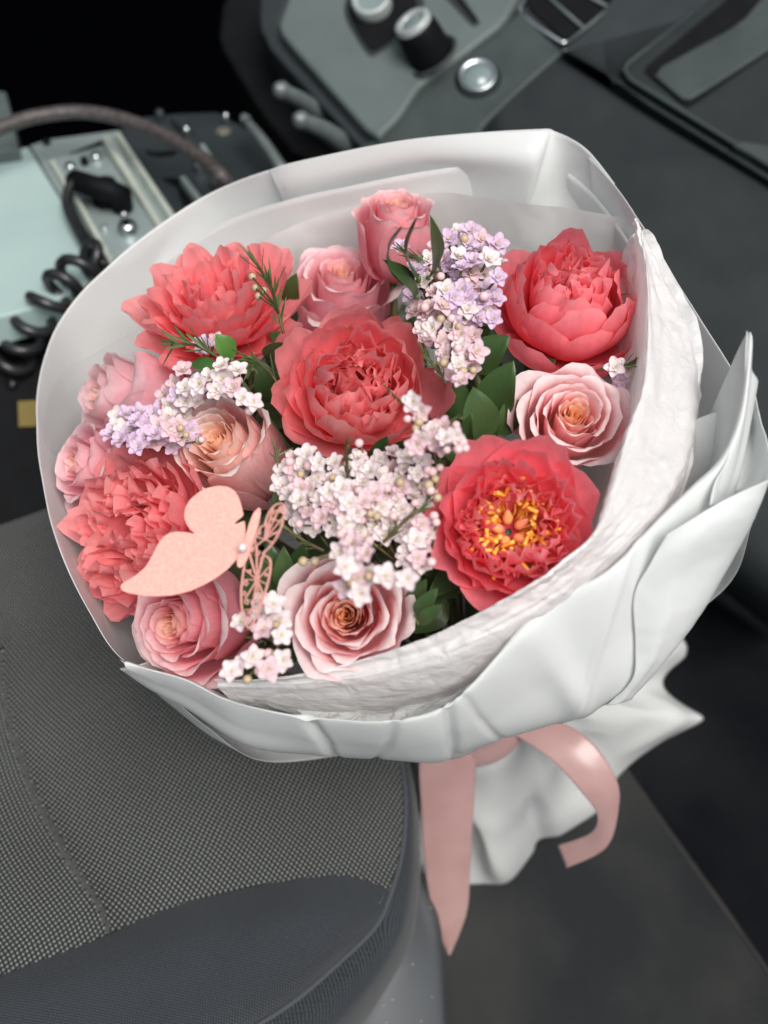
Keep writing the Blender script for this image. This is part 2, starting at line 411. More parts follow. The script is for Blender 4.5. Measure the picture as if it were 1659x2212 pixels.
def peony(q, rq, axis, layers, label, off=0.0, roll=0.0, seed=1, pal=CORAL, stamens=0, hh=.75, point=None):
    rnd = random.Random(seed); ax = D(*axis); c = point or dome(q[0], q[1], off); Rr = qsize(rq, c)
    base = c - ax * Rr * hh
    root = empty('peony', base, basis(ax, roll).to_euler()); tag(root, label, 'peony', 'coral peonies in the bouquet')
    for L in layers:
        n = L['n']; a0 = L.get('a0', rnd.uniform(0, 6)); arc = L.get('arc', 2 * math.pi)
        for i in range(n):
            th = a0 + arc * (i + .5) / n + rnd.uniform(-1, 1) * L.get('jth', .12)
            j = lambda k, s: L[k] * (1 + rnd.uniform(-s, s))
            peony_petal(root, rnd, th, Rr * L.get('r0', .05) * rnd.uniform(.8, 1.2), Rr * L.get('z0', 0), Rr * j('L', .09), Rr * j('W', .15),
                        R(L['p0'] + rnd.uniform(-1, 1) * L.get('jp', 4)), R(L['p1'] + rnd.uniform(-1, 1) * L.get('jp', 4) * 1.6), Rr * L.get('cup', .6),
                        Rr * L.get('ruf', .04), L.get('notch', .04), pal, L.get('lite', .3) * rnd.uniform(.5, 1.5), L.get('nu', 11), L.get('nv', 11),
                        L.get('wp', .62), L.get('pw', 1.0), L.get('split', 0.0) * rnd.uniform(0, 1.5), L.get('round', .42), rnd.uniform(-1, 1) * L.get('tw', .15), L.get('narrow', 0))
    if stamens:
        for i in range(5):
            a = i * 1.2566; d = Vector((math.cos(a) * .5, math.sin(a) * .5, 1)).normalized(); b0 = Vector((math.cos(a), math.sin(a), 0)) * Rr * .09 + Vector((0, 0, Rr * .12))
            vs, fs = lathe_geo([(Rr * .02, 0), (Rr * .055, Rr * .06), (Rr * .062, Rr * .14), (Rr * .035, Rr * .24), (Rr * .010, Rr * .31)], 10)
            m = basis(d); link('carpel', mesh('carpel', [m @ v + b0 for v in vs], fs, M['carpel']), root)
        for i in range(stamens):
            a = rnd.uniform(0, 6.283); e = rnd.uniform(.55, 1.3)
            s = Vector((math.cos(a), math.sin(a), 0)) * Rr * rnd.uniform(.10, .22) + Vector((0, 0, Rr * .10))
            d = Vector((math.cos(a) * math.cos(e), math.sin(a) * math.cos(e), math.sin(e))); ln = Rr * rnd.uniform(.26, .44)
            wob = Vector((rnd.uniform(-1, 1), rnd.uniform(-1, 1), rnd.uniform(0, 1))) * Rr * .07
            pts = [s, s + d * ln * .5 + wob, s + d * ln, s + d * ln * 1.04 + wob * .9, s + d * ln * 1.12 + wob * 2.0]
            pts = spline(pts, 9)
            vs, fs = tube_geo(pts, lambda t: Rr * (.008 if t < .62 else .024), 6)
            link('stamen', mesh('stamen', vs, fs, M['stamen']), root)
    vs, fs = lathe_geo([(.001, -Rr * .06), (Rr * .12, -Rr * .03), (Rr * .20, Rr * .05)], 10)
    link('calyx', mesh('calyx', vs, fs, M['stem']), root)
    stem_to_neck(root, base - ax * .002, ax, rad=.003)
    return root

# roses: photo centre, radius, facing (right, up, viewer)
rose((858, 440), 104, (.04, .76, .65), 'deep', 'tall closed dusky pink rose bud standing at the top, against the white wrap', off=.026, open_=.55, n=30, hf=1.9, seed=11)
rose((738, 588), 142, (.06, .60, .80), 'pink', 'pink rose with curled pale rim just above the central coral peony', off=-.005, open_=.75, n=34, hf=1.7, seed=22)
rose((208, 852), 142, (-.80, .20, .56), 'pink', 'pink rose facing left behind translucent paper at the upper left edge', off=.012, open_=.7, n=28, hf=2.0, seed=33)
rose((158, 1000), 132, (-.72, .20, .66), 'pink', 'dusky pink rose at the far left edge, below the rose veiled by paper', off=.008, open_=.8, n=28, hf=1.7, seed=44)
rose((462, 948), 134, (-.32, .34, .88), 'peach', 'long pale pink rose with a peach heart between the lilac sprig and central peony', off=.006, open_=.45, n=34, hf=2.3, seed=55, core_t=.6)
rose((366, 1352), 155, (-.52, -.05, .85), 'deep', 'deep pink rose tilted left directly below the pink paper butterfly', off=-.004, open_=.8, n=36, hf=1.7, seed=66)
rose((746, 1330), 154, (-.05, .12, .99), 'light', 'wide open pale pink rose with an orange heart at the bottom of the bouquet', off=.0, open_=.95, n=40, hf=1.35, seed=77)
rose((1243, 892), 138, (.02, .28, .96), 'light', 'open blush rose with an orange heart below the right-hand coral peony', off=.0, open_=.95, n=40, hf=1.35, seed=88)

# peonies
peony((468, 655), 205, (-.12, .60, .79), [
    dict(n=9, L=1.08, W=.42, p0=0, p1=52, cup=.42, ruf=.04, lite=.55, round=.4, narrow=.06, notch=.03),
    dict(n=10, L=1.06, W=.36, p0=16, p1=66, cup=.36, ruf=.04, lite=.6, round=.4, narrow=.08, notch=.03),
    dict(n=10, L=1.04, W=.33, p0=32, p1=78, cup=.30, ruf=.04, lite=.6, round=.4, narrow=.08, notch=.03),
    dict(n=10, L=1.0, W=.30, p0=46, p1=86, cup=.28, ruf=.05, lite=.55, round=.4, narrow=.1, notch=.04),
    dict(n=9, L=.92, W=.27, p0=58, p1=92, cup=.24, ruf=.05, lite=.45, round=.4, narrow=.1, notch=.04),
    dict(n=7, L=.80, W=.24, p0=70, p1=98, cup=.2, ruf=.06, lite=.3, round=.4, narrow=.1, notch=.05)],
    'loose coral peony with narrow spreading petals at the upper left of the bouquet', off=.012, seed=5, pal=SALMON, hh=.5)
peony((772, 824), 198, (.03, .24, .97), [
    dict(n=8, L=1.34, W=.54, p0=-18, p1=88, cup=.62, ruf=.04, lite=.5, notch=.03, round=.36),
    dict(n=8, L=1.32, W=.50, p0=-4, p1=104, cup=.54, ruf=.045, lite=.55, notch=.03, round=.38),
    dict(n=8, L=1.28, W=.44, p0=10, p1=112, cup=.45, ruf=.06, lite=.55, notch=.04, round=.4),
    dict(n=8, L=1.22, W=.42, p0=24, p1=116, cup=.42, ruf=.09, lite=.6, notch=.06, split=.08),
    dict(n=8, L=1.14, W=.40, p0=38, p1=112, cup=.36, ruf=.13, lite=.6, notch=.055, split=.1, jth=.3, jp=9, nu=15, nv=14),
    dict(n=7, L=1.06, W=.38, p0=54, p1=104, cup=.34, ruf=.13, lite=.6, notch=.06, jth=.4, jp=10, nu=15, nv=14),
    dict(n=5, L=1.0, W=.36, p0=72, p1=98, cup=.3, ruf=.14, lite=.5, notch=.06, jth=.5, jp=10, nu=15, nv=14)],
    'full salmon coral peony with ruffled heart at the centre of the bouquet', off=.014, seed=8, pal=SALMON, hh=.80)
peony((1236, 636), 176, (.02, .50, .86), [
    dict(n=7, L=1.42, W=.62, p0=-24, p1=96, cup=.64, ruf=.04, lite=.25, notch=.02, round=.34),
    dict(n=7, L=1.46, W=.58, p0=-8, p1=112, cup=.58, ruf=.04, lite=.35, notch=.03, round=.36),
    dict(n=8, L=1.46, W=.50, p0=8, p1=122, cup=.5, ruf=.05, lite=.4, notch=.04, round=.38),
    dict(n=8, L=1.38, W=.42, p0=22, p1=126, cup=.40, ruf=.07, lite=.4, notch=.05, split=.06),
    dict(n=9, L=1.30, W=.36, p0=38, p1=122, cup=.30, ruf=.11, lite=.5, notch=.08, jth=.3, jp=8, nu=15, nv=14),
    dict(n=10, L=1.22, W=.31, p0=52, p1=112, cup=.25, ruf=.14, lite=.45, notch=.06, jth=.4, jp=8, nu=15, nv=14),
    dict(n=8, L=1.14, W=.30, p0=68, p1=104, cup=.2, ruf=.15, lite=.4, notch=.06, jth=.5, jp=8, nu=15, nv=14)],
    'rounded coral peony with cupped overlapping petals at the upper right', off=.012, seed=13, pal=CORAL, hh=.74)
peony((1110, 1136), 194, (-.02, .12, .99), [
    dict(n=8, L=1.26, W=.60, p0=-16, p1=74, cup=.72, ruf=.05, lite=.2, notch=.03, round=.34),
    dict(n=8, L=1.20, W=.54, p0=-4, p1=90, cup=.6, ruf=.055, lite=.25, notch=.04, round=.36),
    dict(n=11, L=1.18, W=.42, p0=8, p1=108, cup=.45, ruf=.09, lite=.4, notch=.06, split=.06, jth=.25, jp=7),
    dict(n=11, L=1.12, W=.38, p0=18, p1=110, cup=.42, ruf=.13, lite=.55, notch=.08, jth=.3, jp=9, nu=15, nv=14),
    dict(n=10, L=.92, W=.36, p0=26, p1=100, cup=.38, ruf=.13, lite=.65, notch=.055, jth=.4, jp=11, nu=15, nv=14),
    dict(n=6, L=.66, W=.28, p0=34, p1=88, cup=.34, ruf=.13, lite=.9, notch=.06, jth=.8, jp=14, nu=15, nv=14)],
    'open red coral peony showing yellow stamens, beside the tissue at lower right', off=.010, seed=21, pal=CORAL, stamens=100, hh=.68)
peony((276, 1142), 196, (-.52, .14, .85), [
    dict(n=8, L=1.26, W=.58, p0=-12, p1=72, cup=.7, ruf=.05, lite=.4, notch=.03, round=.36),
    dict(n=9, L=1.18, W=.42, p0=2, p1=86, cup=.45, ruf=.09, lite=.5, notch=.06),
    dict(n=10, L=1.12, W=.38, p0=14, p1=92, cup=.40, ruf=.10, lite=.6, notch=.045, jth=.25, jp=8, nu=15, nv=14),
    dict(n=10, L=1.08, W=.36, p0=28, p1=94, cup=.36, ruf=.115, lite=.7, notch=.05, jth=.3, jp=9, nu=15, nv=14),
    dict(n=9, L=1.02, W=.34, p0=44, p1=94, cup=.32, ruf=.12, lite=.7, notch=.05, jth=.3, jp=10, nu=15, nv=14),
    dict(n=7, L=.98, W=.32, p0=60, p1=96, cup=.3, ruf=.13, lite=.6, notch=.05, jth=.4, jp=10, nu=15, nv=14)],
    'ruffled coral peony partly hidden behind the paper butterfly at the left', off=-.002, seed=34, pal=SALMON, hh=.66)

# ------------------------------------------------------------------ waxflower sprigs
def floret_mesh(name, inner, outer, seed, open_=1.0):
    rnd = random.Random(seed); vs, fs, cols = [], [], []
    def pet(th, L, W, tilt, cup, c_in, c_out, r0, nu=5, nv=5):
        o = len(vs)
        for j in range(nv):
            v = j / (nv - 1)
            for k in range(nu):
                u = -1 + 2 * k / (nu - 1)
                hw = W * math.sin(math.pi * (.14 + .74 * v)) ** .55
                s = u * hw; t = r0 + L * v * (1 - .16 * u * u)
                z = t * math.tan(tilt) * (1 - .25 * v) + cup * (u * u * .5 + v * v * .35) * W * 1.4
                vs.append(Vector((t * math.cos(th) - s * math.sin(th), t * math.sin(th) + s * math.cos(th), z)))
                cols.append(mixc(c_in, c_out, (v * .6 + .5 * u * u) ** 1.3))
        fs.extend(gridfaces(nu, nv, o))
    for i in range(5):
        pet(i * 1.2566 + rnd.uniform(-.1, .1), .90 * rnd.uniform(.90, 1.08), .40, .22 * open_ + rnd.uniform(-.08, .1), .5, inner, outer, .10)
    for i in range(5):
        pet(i * 1.2566 + .63 + rnd.uniform(-.12, .12), .52 * rnd.uniform(.85, 1.15), .25, .75, .6, inner, mixc(inner, outer, .7), .08, 4, 4)
    for i in range(3):
        pet(i * 2.1 + rnd.uniform(-.3, .3), .24, .18, 1.15, .5, mixc(inner, (.62, .55, .30), .5), inner, .04, 3, 4)
    o = len(vs); g, f2 = lathe_geo([(.10, -.28), (.16, -.12), (.22, .02), (.12, .14), (.001, .18)], 8)
    vs.extend(g); fs.extend([tuple(a + o for a in f) for f in f2]); cols.extend([(.50, .46, .26)] * len(g))
    return mesh(name, vs, fs, M['floret'], True, [(0, 0)] * len(vs), cols)
M['floret'] = petal_mat('floret', .28, .5, .0)
WH, PK, LI = (.90, .85, .84), (.86, .62, .70), (.74, .56, .74)
FL = {'white': [floret_mesh('floret', WH, mixc(WH, PK, .55), 100 + i) for i in range(4)],
      'pink': [floret_mesh('floret', (.85, .70, .72), PK, 200 + i) for i in range(4)],
      'lilac': [floret_mesh('floret', (.80, .66, .80), LI, 300 + i) for i in range(4)],
      'half': [floret_mesh('floret', WH, PK, 400 + i, 3.0) for i in range(2)]}
def ball_mesh(name, m, n=10):
    vs, fs = lathe_geo([(.001, -1.0), (.35, -.9), (.8, -.5), (1, 0), (.85, .5), (.5, .84), (.18, .97), (.001, .9)], n)
    return mesh(name, vs, fs, m)
BUD = ball_mesh('bud', M['bud']); BUDT = ball_mesh('bud', M['bud_tan'])
def needle_mesh():
    vs = []
    for j in range(5):
        t = j / 4; w = .055 * math.sin(math.pi * (.15 + .8 * t))
        for k in range(3): vs.append(Vector(((k - 1) * w, .02 * abs(k - 1) + .10 * t * t, t)))
    return mesh('needle_leaf', vs, gridfaces(3, 5), M['needle'])
NEEDLE = needle_mesh()
def place(name, me, parent, p, zdir, scale, roll=0.0):
    o = link(name, me, parent); o.location = Vector(p) - Vector(parent.location)
    o.rotation_euler = basis(zdir, roll).to_euler(); o.scale = (scale,) * 3; return o
def jit(d, a, rnd): return (d + Vector((rnd.uniform(-a, a), rnd.uniform(-a, a), rnd.uniform(-a, a)))).normalized()
TOV = D(0, .25, 1)
def sprig(label, spots, hub, kinds, seed, buds=6, needles=14, off=0.0, size=29, spread=.02, group='waxflower sprigs in the bouquet', explicit=(), bud_at=(), face=.45):
    """spots: (cx, cy, rx, ry, n) clouds of florets in photo units; hub: where the twigs meet"""
    rnd = random.Random(seed); hp = dome(hub[0], hub[1], off - .05)
    root = empty('waxflower_sprig', hp); tag(root, label, 'waxflower', group)
    pos = [(x, y, 0) for x, y in explicit]
    for cx, cy, rx, ry, n in spots:
        c = 0; tries = 0
        while c < n and tries < 900:
            tries += 1; a = rnd.uniform(0, 6.283); r = math.sqrt(rnd.random())
            x, y = cx + rx * r * math.cos(a), cy + ry * r * math.sin(a)
            if all((x - p[0]) ** 2 + (y - p[1]) ** 2 > (size * 1.18) ** 2 * (1 - tries / 1400) for p in pos):
                pos.append((x, y, r)); c += 1
    nodes = []
    for i in range(max(2, len(pos) // 6)):
        p = pos[rnd.randrange(len(pos))]; nodes.append(dome(p[0] + rnd.uniform(-20, 20), p[1] + rnd.uniform(-20, 20), off - .02))
    nodes.append(dome(hub[0], hub[1], off - .022))
    vs_, fs_ = [], []
    def add(pts, r, n=5):
        v, f = tube_geo(pts, r, n); o = len(vs_); vs_.extend(v); fs_.extend([tuple(a + o for a in q) for q in f])
    for nd_ in nodes[:-1]: add([hp, (hp + nd_) / 2 - AX * .004 + Vector((rnd.uniform(-.004, .004), 0, 0)), nd_], .0011)
    for x, y, r in pos:
        p = dome(x, y, off + spread * (.35 + .65 * (1 - r * r)) + rnd.uniform(-.003, .004)); nn = min(nodes, key=lambda k: (k - p).length)
        outw = (p - nn).normalized(); d = jit((TOV * face + outw * .55 + AX * .25).normalized(), .38, rnd)
        kd = rnd.choice(kinds); s = qsize(size * rnd.uniform(.86, 1.14), p)
        place('floret', rnd.choice(FL[kd]), root, p, d, s, rnd.uniform(0, 6))
        add([nn, (nn + p) / 2 - d * .002, p - d * s * .2], .0006, 4)
    bl = [(x, y) for x, y in bud_at]
    for i in range(buds):
        p0 = pos[rnd.randrange(len(pos))]; a = rnd.uniform(0, 6.283); bl.append((p0[0] + math.cos(a) * size * 1.25, p0[1] + math.sin(a) * size * 1.25))
    for x, y in bl:
        p = dome(x, y, off + spread * .8 + rnd.uniform(0, .004)); nn = min(nodes, key=lambda k: (k - p).length); d = jit((p - nn).normalized() + TOV * .3, .2, rnd)
        s = qsize(size * rnd.uniform(.34, .46), p); place('bud', BUD if rnd.random() < .72 else BUDT, root, p, d, s)
        add([nn, (nn + p) / 2 + d * .001, p - d * s], .0005, 4)
    for i in range(needles):
        nn = nodes[rnd.randrange(len(nodes))]; t = rnd.uniform(.3, 1.1); p = hp.lerp(nn, t) + Vector((rnd.uniform(-1, 1), rnd.uniform(-1, 1), rnd.uniform(-1, 1))) * .006
        place('needle_leaf', NEEDLE, root, p, jit((TOV * .3 + AX * .4).normalized(), .9, rnd), qsize(rnd.uniform(48, 80), p), rnd.uniform(0, 6))
    add([hp, hp.lerp(NECK, .5) + AX * .01, NECK], .0012)
    link('twig', mesh('twig', [v - hp for v in vs_], fs_, M['woody']), root)
    return root
sprig('dense lilac pink waxflower sprig left of the upper right peony', [(1010, 560, 75, 60, 18), (980, 640, 95, 75, 34)], (950, 640), ['lilac', 'lilac', 'pink', 'lilac', 'white'], 1, 10, 14, .010, 25,
      explicit=[(868, 535), (900, 582), (916, 610), (1055, 560), (1075, 600), (1065, 690), (925, 560)], bud_at=[(955, 520), (965, 545), (948, 560)])
sprig('small pink waxflower sprig with round buds right of the central peony', [(985, 745, 42, 75, 15), (940, 705, 30, 30, 5)], (970, 760), ['pink', 'pink', 'white'], 2, 5, 16, .012, 24,
      explicit=[(998, 822), (1030, 760)], bud_at=[(1000, 802), (1022, 800), (952, 690), (975, 688), (990, 705)])
sprig('greyish lilac waxflower sprig lying between the two veiled roses and the peach-hearted rose', [(330, 925, 92, 44, 32), (395, 850, 40, 40, 9)], (430, 860), ['lilac', 'pink', 'lilac', 'white'], 3, 3, 6, .004, 23,
      explicit=[(262, 950), (300, 965), (395, 800), (440, 745), (465, 735)], bud_at=[(390, 925), (402, 940)])
sprig('loose white waxflower sprig below the fresh green leaves at the upper left', [(480, 825, 40, 26, 5)], (520, 830), ['white', 'white', 'pink'], 4, 1, 12, .012, 25,
      explicit=[(432, 830), (515, 800), (505, 838), (548, 868), (480, 790), (525, 860), (450, 815)])
sprig('white waxflower sprig reaching over the lower right of the central peony', [(960, 945, 40, 22, 6)], (930, 930), ['white', 'white', 'pink'], 5, 1, 5, .030, 25,
      explicit=[(893, 868), (910, 888), (912, 945), (900, 960), (985, 940)], bud_at=[(880, 905), (905, 912), (898, 925), (985, 918), (965, 972), (990, 970), (1000, 955), (1005, 968)])
sprig('broad cloud of white waxflower filling the middle below the central peony', [(770, 1075, 150, 90, 52), (660, 1040, 50, 60, 12), (860, 1030, 60, 60, 12), (900, 1170, 30, 70, 10)], (770, 1110), ['white', 'white', 'white', 'pink'], 6, 22, 30, .006, 26,
      explicit=[(690, 1000), (747, 1130), (650, 1080), (695, 1120), (800, 1020), (880, 990)], bud_at=[(770, 1080), (790, 1095), (760, 1108), (800, 1110), (815, 1090), (655, 1213), (680, 1213), (775, 1060)])
sprig('white waxflower sprig hanging over the top of the orange-hearted bottom rose', [(765, 1225, 45, 50, 6)], (800, 1200), ['white', 'white', 'pink'], 7, 2, 8, .030, 28,
      explicit=[(792, 1195), (832, 1245), (780, 1282), (745, 1225), (880, 1250)], bud_at=[(798, 1245), (760, 1260)])
sprig('small white waxflower sprig between the two bottom roses', [(585, 1320, 30, 30, 3)], (585, 1390), ['white', 'white', 'pink'], 8, 2, 12, .006, 27,
      explicit=[(520, 1345), (567, 1362), (608, 1372), (515, 1440), (545, 1418), (612, 1425), (580, 1445), (500, 1450), (590, 1305)], bud_at=[(597, 1350), (592, 1415), (580, 1412), (580, 1440), (560, 1450)])
sprig('sparse pink budded waxflower twig beside the stamen peony', [(915, 1020, 22, 40, 3)], (935, 1060), ['pink', 'white'], 9, 3, 14, .008, 26,
      bud_at=[(925, 1015), (940, 1035), (950, 1010), (930, 1060), (945, 1075)])
sprig('pale waxflower hidden between the right peony and the blush rose', [(1340, 800, 18, 22, 3)], (1320, 810), ['white', 'lilac'], 10, 0, 16, -.01, 24)

# ------------------------------------------------------------------ ruscus and fresh leaves
def leaf_geo(a, b, w, nrm, bend=.12, fold=.25, nu=7, nv=12, sharp=1.0):
    a, b = Vector(a), Vector(b); d = b - a; L = d.length; t_ = d / L; s_ = t_.cross(nrm).normalized(); n_ = s_.cross(t_)
    if n_.dot(nrm) < 0: n_ = -n_
    vs, uv = [], []
    for j in range(nv):
        v = j / (nv - 1); hw = w * (math.sin(math.pi * min(1, .04 + .96 * v) ** .85) ** .8) if v < 1 else 0
        hw *= 1 - .0 * v
        for k in range(nu):
            u = -1 + 2 * k / (nu - 1)
            p = a + t_ * L * v + n_ * (L * bend * math.sin(math.pi * v)) + s_ * u * hw + n_ * (abs(u) * hw * fold) + n_ * (w * .10 * math.sin(v * 9 + u * 2) * u * u)
            vs.append(p); uv.append(((u + 1) / 2, v))
    return vs, gridfaces(nu, nv), uv
def leafy(name, label, leaves, m, cat='foliage', group='leafy stems in the bouquet', hub=None):
    hp = dome(hub[0], hub[1], hub[2]) if hub else None
    root = empty(name, hp); tag(root, label, cat, group)
    nodes = []
    for L in leaves:
        q0, q1, wq, o0, o1 = L[:5]; a = dome(q0[0], q0[1], o0); b = dome(q1[0], q1[1], o1)
        nrm = D(*(L[5] if len(L) > 5 else (0, .2, 1)))
        vs, fs, uv = leaf_geo(a, b, qsize(wq, a), nrm, L[6] if len(L) > 6 else .08)
        link('leaf', mesh('leaf', [v - hp for v in vs], fs, M[m], True, uv), root); nodes.append(a)
    vs_, fs_ = [], []
    for p in nodes + [NECK]:
        v, f = tube_geo([hp, (hp + p) / 2, p], .0012, 5); o = len(vs_); vs_.extend(v); fs_.extend([tuple(x + o for x in y) for y in f])
    link('stem', mesh('stem', [v - hp for v in vs_], fs_, M['stem']), root)
    return root
leafy('ruscus_stem', 'dark green ruscus leaves standing beside the tall rose bud', [
    ((925, 600), (928, 462), 20, .03, .075, (.2, .1, 1)), ((905, 600), (900, 470), 17, .04, .085, (-.6, .1, .8)), ((860, 600), (868, 490), 15, .04, .085, (-.5, .2, 1)),
    ((900, 640), (826, 560), 20, .03, .06), ((850, 610), (940, 560), 18, -.03, 0)], 'ruscus', hub=(900, 640, -.03))
leafy('ruscus_stem', 'broad dark green ruscus leaves right of the central peony', [
    ((1035, 960), (1020, 835), 46, -.005, .022, (.25, .1, 1)), ((1015, 975), (1018, 895), 24, .004, .02, (-.7, .1, .8)), ((1060, 900), (1108, 780), 44, -.015, .012, (-.2, .2, 1)),
    ((1030, 800), (1100, 725), 40, -.01, .006, (.1, .5, 1)), ((1020, 1000), (960, 985), 30, -.01, .006), ((1080, 940), (1110, 850), 34, -.02, -.003, (.5, 0, 1)),
    ((1015, 760), (1065, 705), 30, -.02, .0), ((990, 900), (970, 810), 30, -.02, .0, (.3, .2, 1)), ((1140, 830), (1200, 775), 30, -.03, -.01), ((950, 1000), (1010, 975), 24, -.01, 0)], 'ruscus', hub=(1050, 920, -.04))
leafy('ruscus_stem', 'ruscus leaves peeping out between the left-hand peony and pink rose at the top', [
    ((625, 660), (640, 590), 22, -.01, .008), ((640, 570), (655, 535), 18, -.01, .0), ((585, 800), (615, 740), 30, -.02, .0), ((590, 860), (560, 780), 30, -.02, .0), ((630, 760), (580, 720), 26, -.03, -.01)],
    'ruscus', hub=(620, 740, -.04))
leafy('ruscus_stem', 'small dark ruscus leaves just under the central peony', [
    ((820, 1000), (835, 942), 26, -.006, .012), ((745, 1000), (790, 985), 20, -.01, .008), ((860, 990), (880, 950), 22, -.01, .005)], 'ruscus', hub=(820, 1010, -.03))
leafy('ruscus_stem', 'dark ruscus leaves in the gap right of the paper butterfly', [
    ((600, 1300), (580, 1170), 34, -.02, .002), ((620, 1280), (612, 1180), 26, -.015, .004), ((500, 1260), (540, 1200), 30, -.03, -.01), ((560, 1330), (530, 1240), 30, -.03, -.005), ((640, 1250), (660, 1170), 24, -.02, 0)],
    'ruscus', hub=(590, 1280, -.05))
leafy('ruscus_stem', 'dark ruscus leaves between the bottom rose and the stamen peony', [
    ((900, 1330), (945, 1270), 20, -.01, .004), ((890, 1310), (920, 1250), 22, -.02, .0), ((905, 1345), (955, 1305), 16, -.01, .002), ((880, 1280), (905, 1215), 20, -.02, 0)], 'ruscus', hub=(895, 1320, -.04))
leafy('leafy_twig', 'fresh bright green leaves on the lower edge of the loose upper left peony', [
    ((500, 775), (465, 722), 26, .016, .03, (.3, .3, 1)), ((475, 800), (410, 785), 20, .012, .018, (-.2, .6, .8)), ((520, 800), (560, 775), 20, .008, .01)], 'fresh_leaf', hub=(505, 800, 0))
# dark greenery deep among the stems, leaf by leaf
rnd = random.Random(3); nfill = 0
PLACE = ['left of the upper pink rose', 'between the upper pink rose and the central peony', 'under the lilac waxflower top left end', 'right of the central peony', 'under the upper right peony', 'just above the middle of the white cloud',
         'left of the central peony', 'under the loose white waxflower sprig', 'under the greyish lilac sprig', 'behind the filigree wing', 'at the lower left of the white cloud', 'left of the stamen peony',
         'under the tip of the lower card wing', 'between the two bottom roses', 'below the stamen peony', 'above the stamen peony', 'at the lower rim of the central peony', 'right of the blush rose', 'under the loose upper left peony', 'below the dense lilac waxflower']
for gx, gy in [(600, 700), (700, 760), (880, 700), (1000, 900), (1160, 800), (880, 1000), (640, 900), (450, 880), (330, 960), (560, 1180), (700, 1180), (880, 1200), (480, 1280), (620, 1380), (960, 1240), (1150, 980), (760, 1050), (1280, 760), (300, 760), (1040, 700)]:
    lv = []
    for i in range(8):
        a = rnd.uniform(0, 6.28); x, y = gx + rnd.uniform(-70, 70), gy + rnd.uniform(-60, 60)
        lv.append(((x, y), (x + 110 * math.cos(a), y + 110 * math.sin(a)), rnd.uniform(24, 38), -.05 + rnd.uniform(-.015, .01), -.045 + rnd.uniform(-.015, .015), (rnd.uniform(-.4, .4), rnd.uniform(-.2, .5), 1)))
    lab = PLACE[nfill]; nfill += 1
    leafy('ruscus_stem', 'dark filler leaves deep in shade ' + lab, lv, 'ruscus', group='filler leaves deep inside the bouquet', hub=(gx, gy, -.075))
# rosemary-like waxflower twigs without blossom
def twig(label, path, off, seed, nn=26, lq=60, budsat=(), m='needle', wide=.5):
    rnd = random.Random(seed); pts = spline([dome(x, y, off + o) for x, y, o in path], 16); root = empty('needle_twig', pts[0]); tag(root, label, 'greenery', 'needle-leaved green twigs')
    tube('twig', pts, .0007, M['woody'], root, 5)
    for i in range(nn):
        k = rnd.uniform(2, 15); p = pts[int(k)]; tdir = (pts[min(15, int(k) + 1)] - pts[int(k) - 1]).normalized()
        place('needle_leaf', NEEDLE, root, p, jit((tdir * .9 + TOV * .25).normalized(), wide, rnd), qsize(lq * rnd.uniform(.7, 1.2), p), rnd.uniform(0, 6))
    for x, y in budsat:
        p = dome(x, y, off + .004); place('bud', BUDT, root, p, TOV, qsize(9, p)); 
        q_ = min(pts, key=lambda s: (s - p).length); tube('bud_stalk', [q_, (p + q_) / 2, p], .0004, M['stem'], root, 4)
    return root
twig('needle-leaved twig with tiny tan buds in front of the loose upper left peony', [(612, 720, 0), (600, 670, .01), (585, 620, .02), (555, 570, .03)], .03, 1, 40, 55, [(545, 598), (552, 622), (570, 628), (558, 640), (575, 600)])
twig('dark needle-leaved twig lying across the lower left of the loose upper left peony', [(500, 790, 0), (460, 765, .008), (420, 745, .01), (370, 745, .01)], .024, 2, 22, 60)
twig('needle-leaved twig beside the fresh green leaves', [(600, 830, 0), (580, 800, .005), (550, 780, .005), (545, 800, .006)], .008, 3, 26, 48)
twig('short upright needle twig poking up below the central peony', [(752, 1040, 0), (750, 1010, .008), (748, 985, .014), (752, 960, .02)], .022, 4, 20, 38, wide=.35)
twig('needle twig touching the right rim of the central peony', [(965, 830, 0), (945, 800, .004), (930, 780, .006), (915, 765, .008)], .02, 5, 20, 38)
twig('needle twig left of the broad white waxflower cloud', [(640, 1080, 0), (610, 1040, .004), (600, 1000, .006), (595, 970, .006)], .01, 6, 14, 42, wide=.7)
twig('needle twig right of the filigree wing', [(700, 1190, 0), (660, 1170, .004), (630, 1150, .006), (600, 1130, .006)], .008, 7, 24, 36)
twig('bright needle twig among pink buds left of the stamen peony', [(905, 1120, 0), (925, 1080, .004), (940, 1040, .008), (950, 1010, .012)], .012, 8, 26, 42, wide=.4)
twig('needle twig under the upper right peony by the tissue edge', [(1290, 800, 0), (1320, 795, .004), (1350, 790, .004), (1375, 780, .004)], .0, 9, 26, 50)
twig('needle twig behind the lilac waxflower by the tall bud', [(960, 600, 0), (930, 575, .006), (900, 560, .01), (880, 548, .012)], .024, 10, 18, 46, m='stem')
twig('needle twig in the lower half of the white waxflower cloud', [(820, 1180, 0), (850, 1150, .006), (880, 1120, .01), (905, 1100, .012)], .016, 11, 24, 38, wide=.4)
twig('needle twig at the base of the small white sprig between the bottom roses', [(600, 1400, 0), (590, 1380, .004), (560, 1365, .006), (530, 1355, .006)], .01, 12, 16, 34)

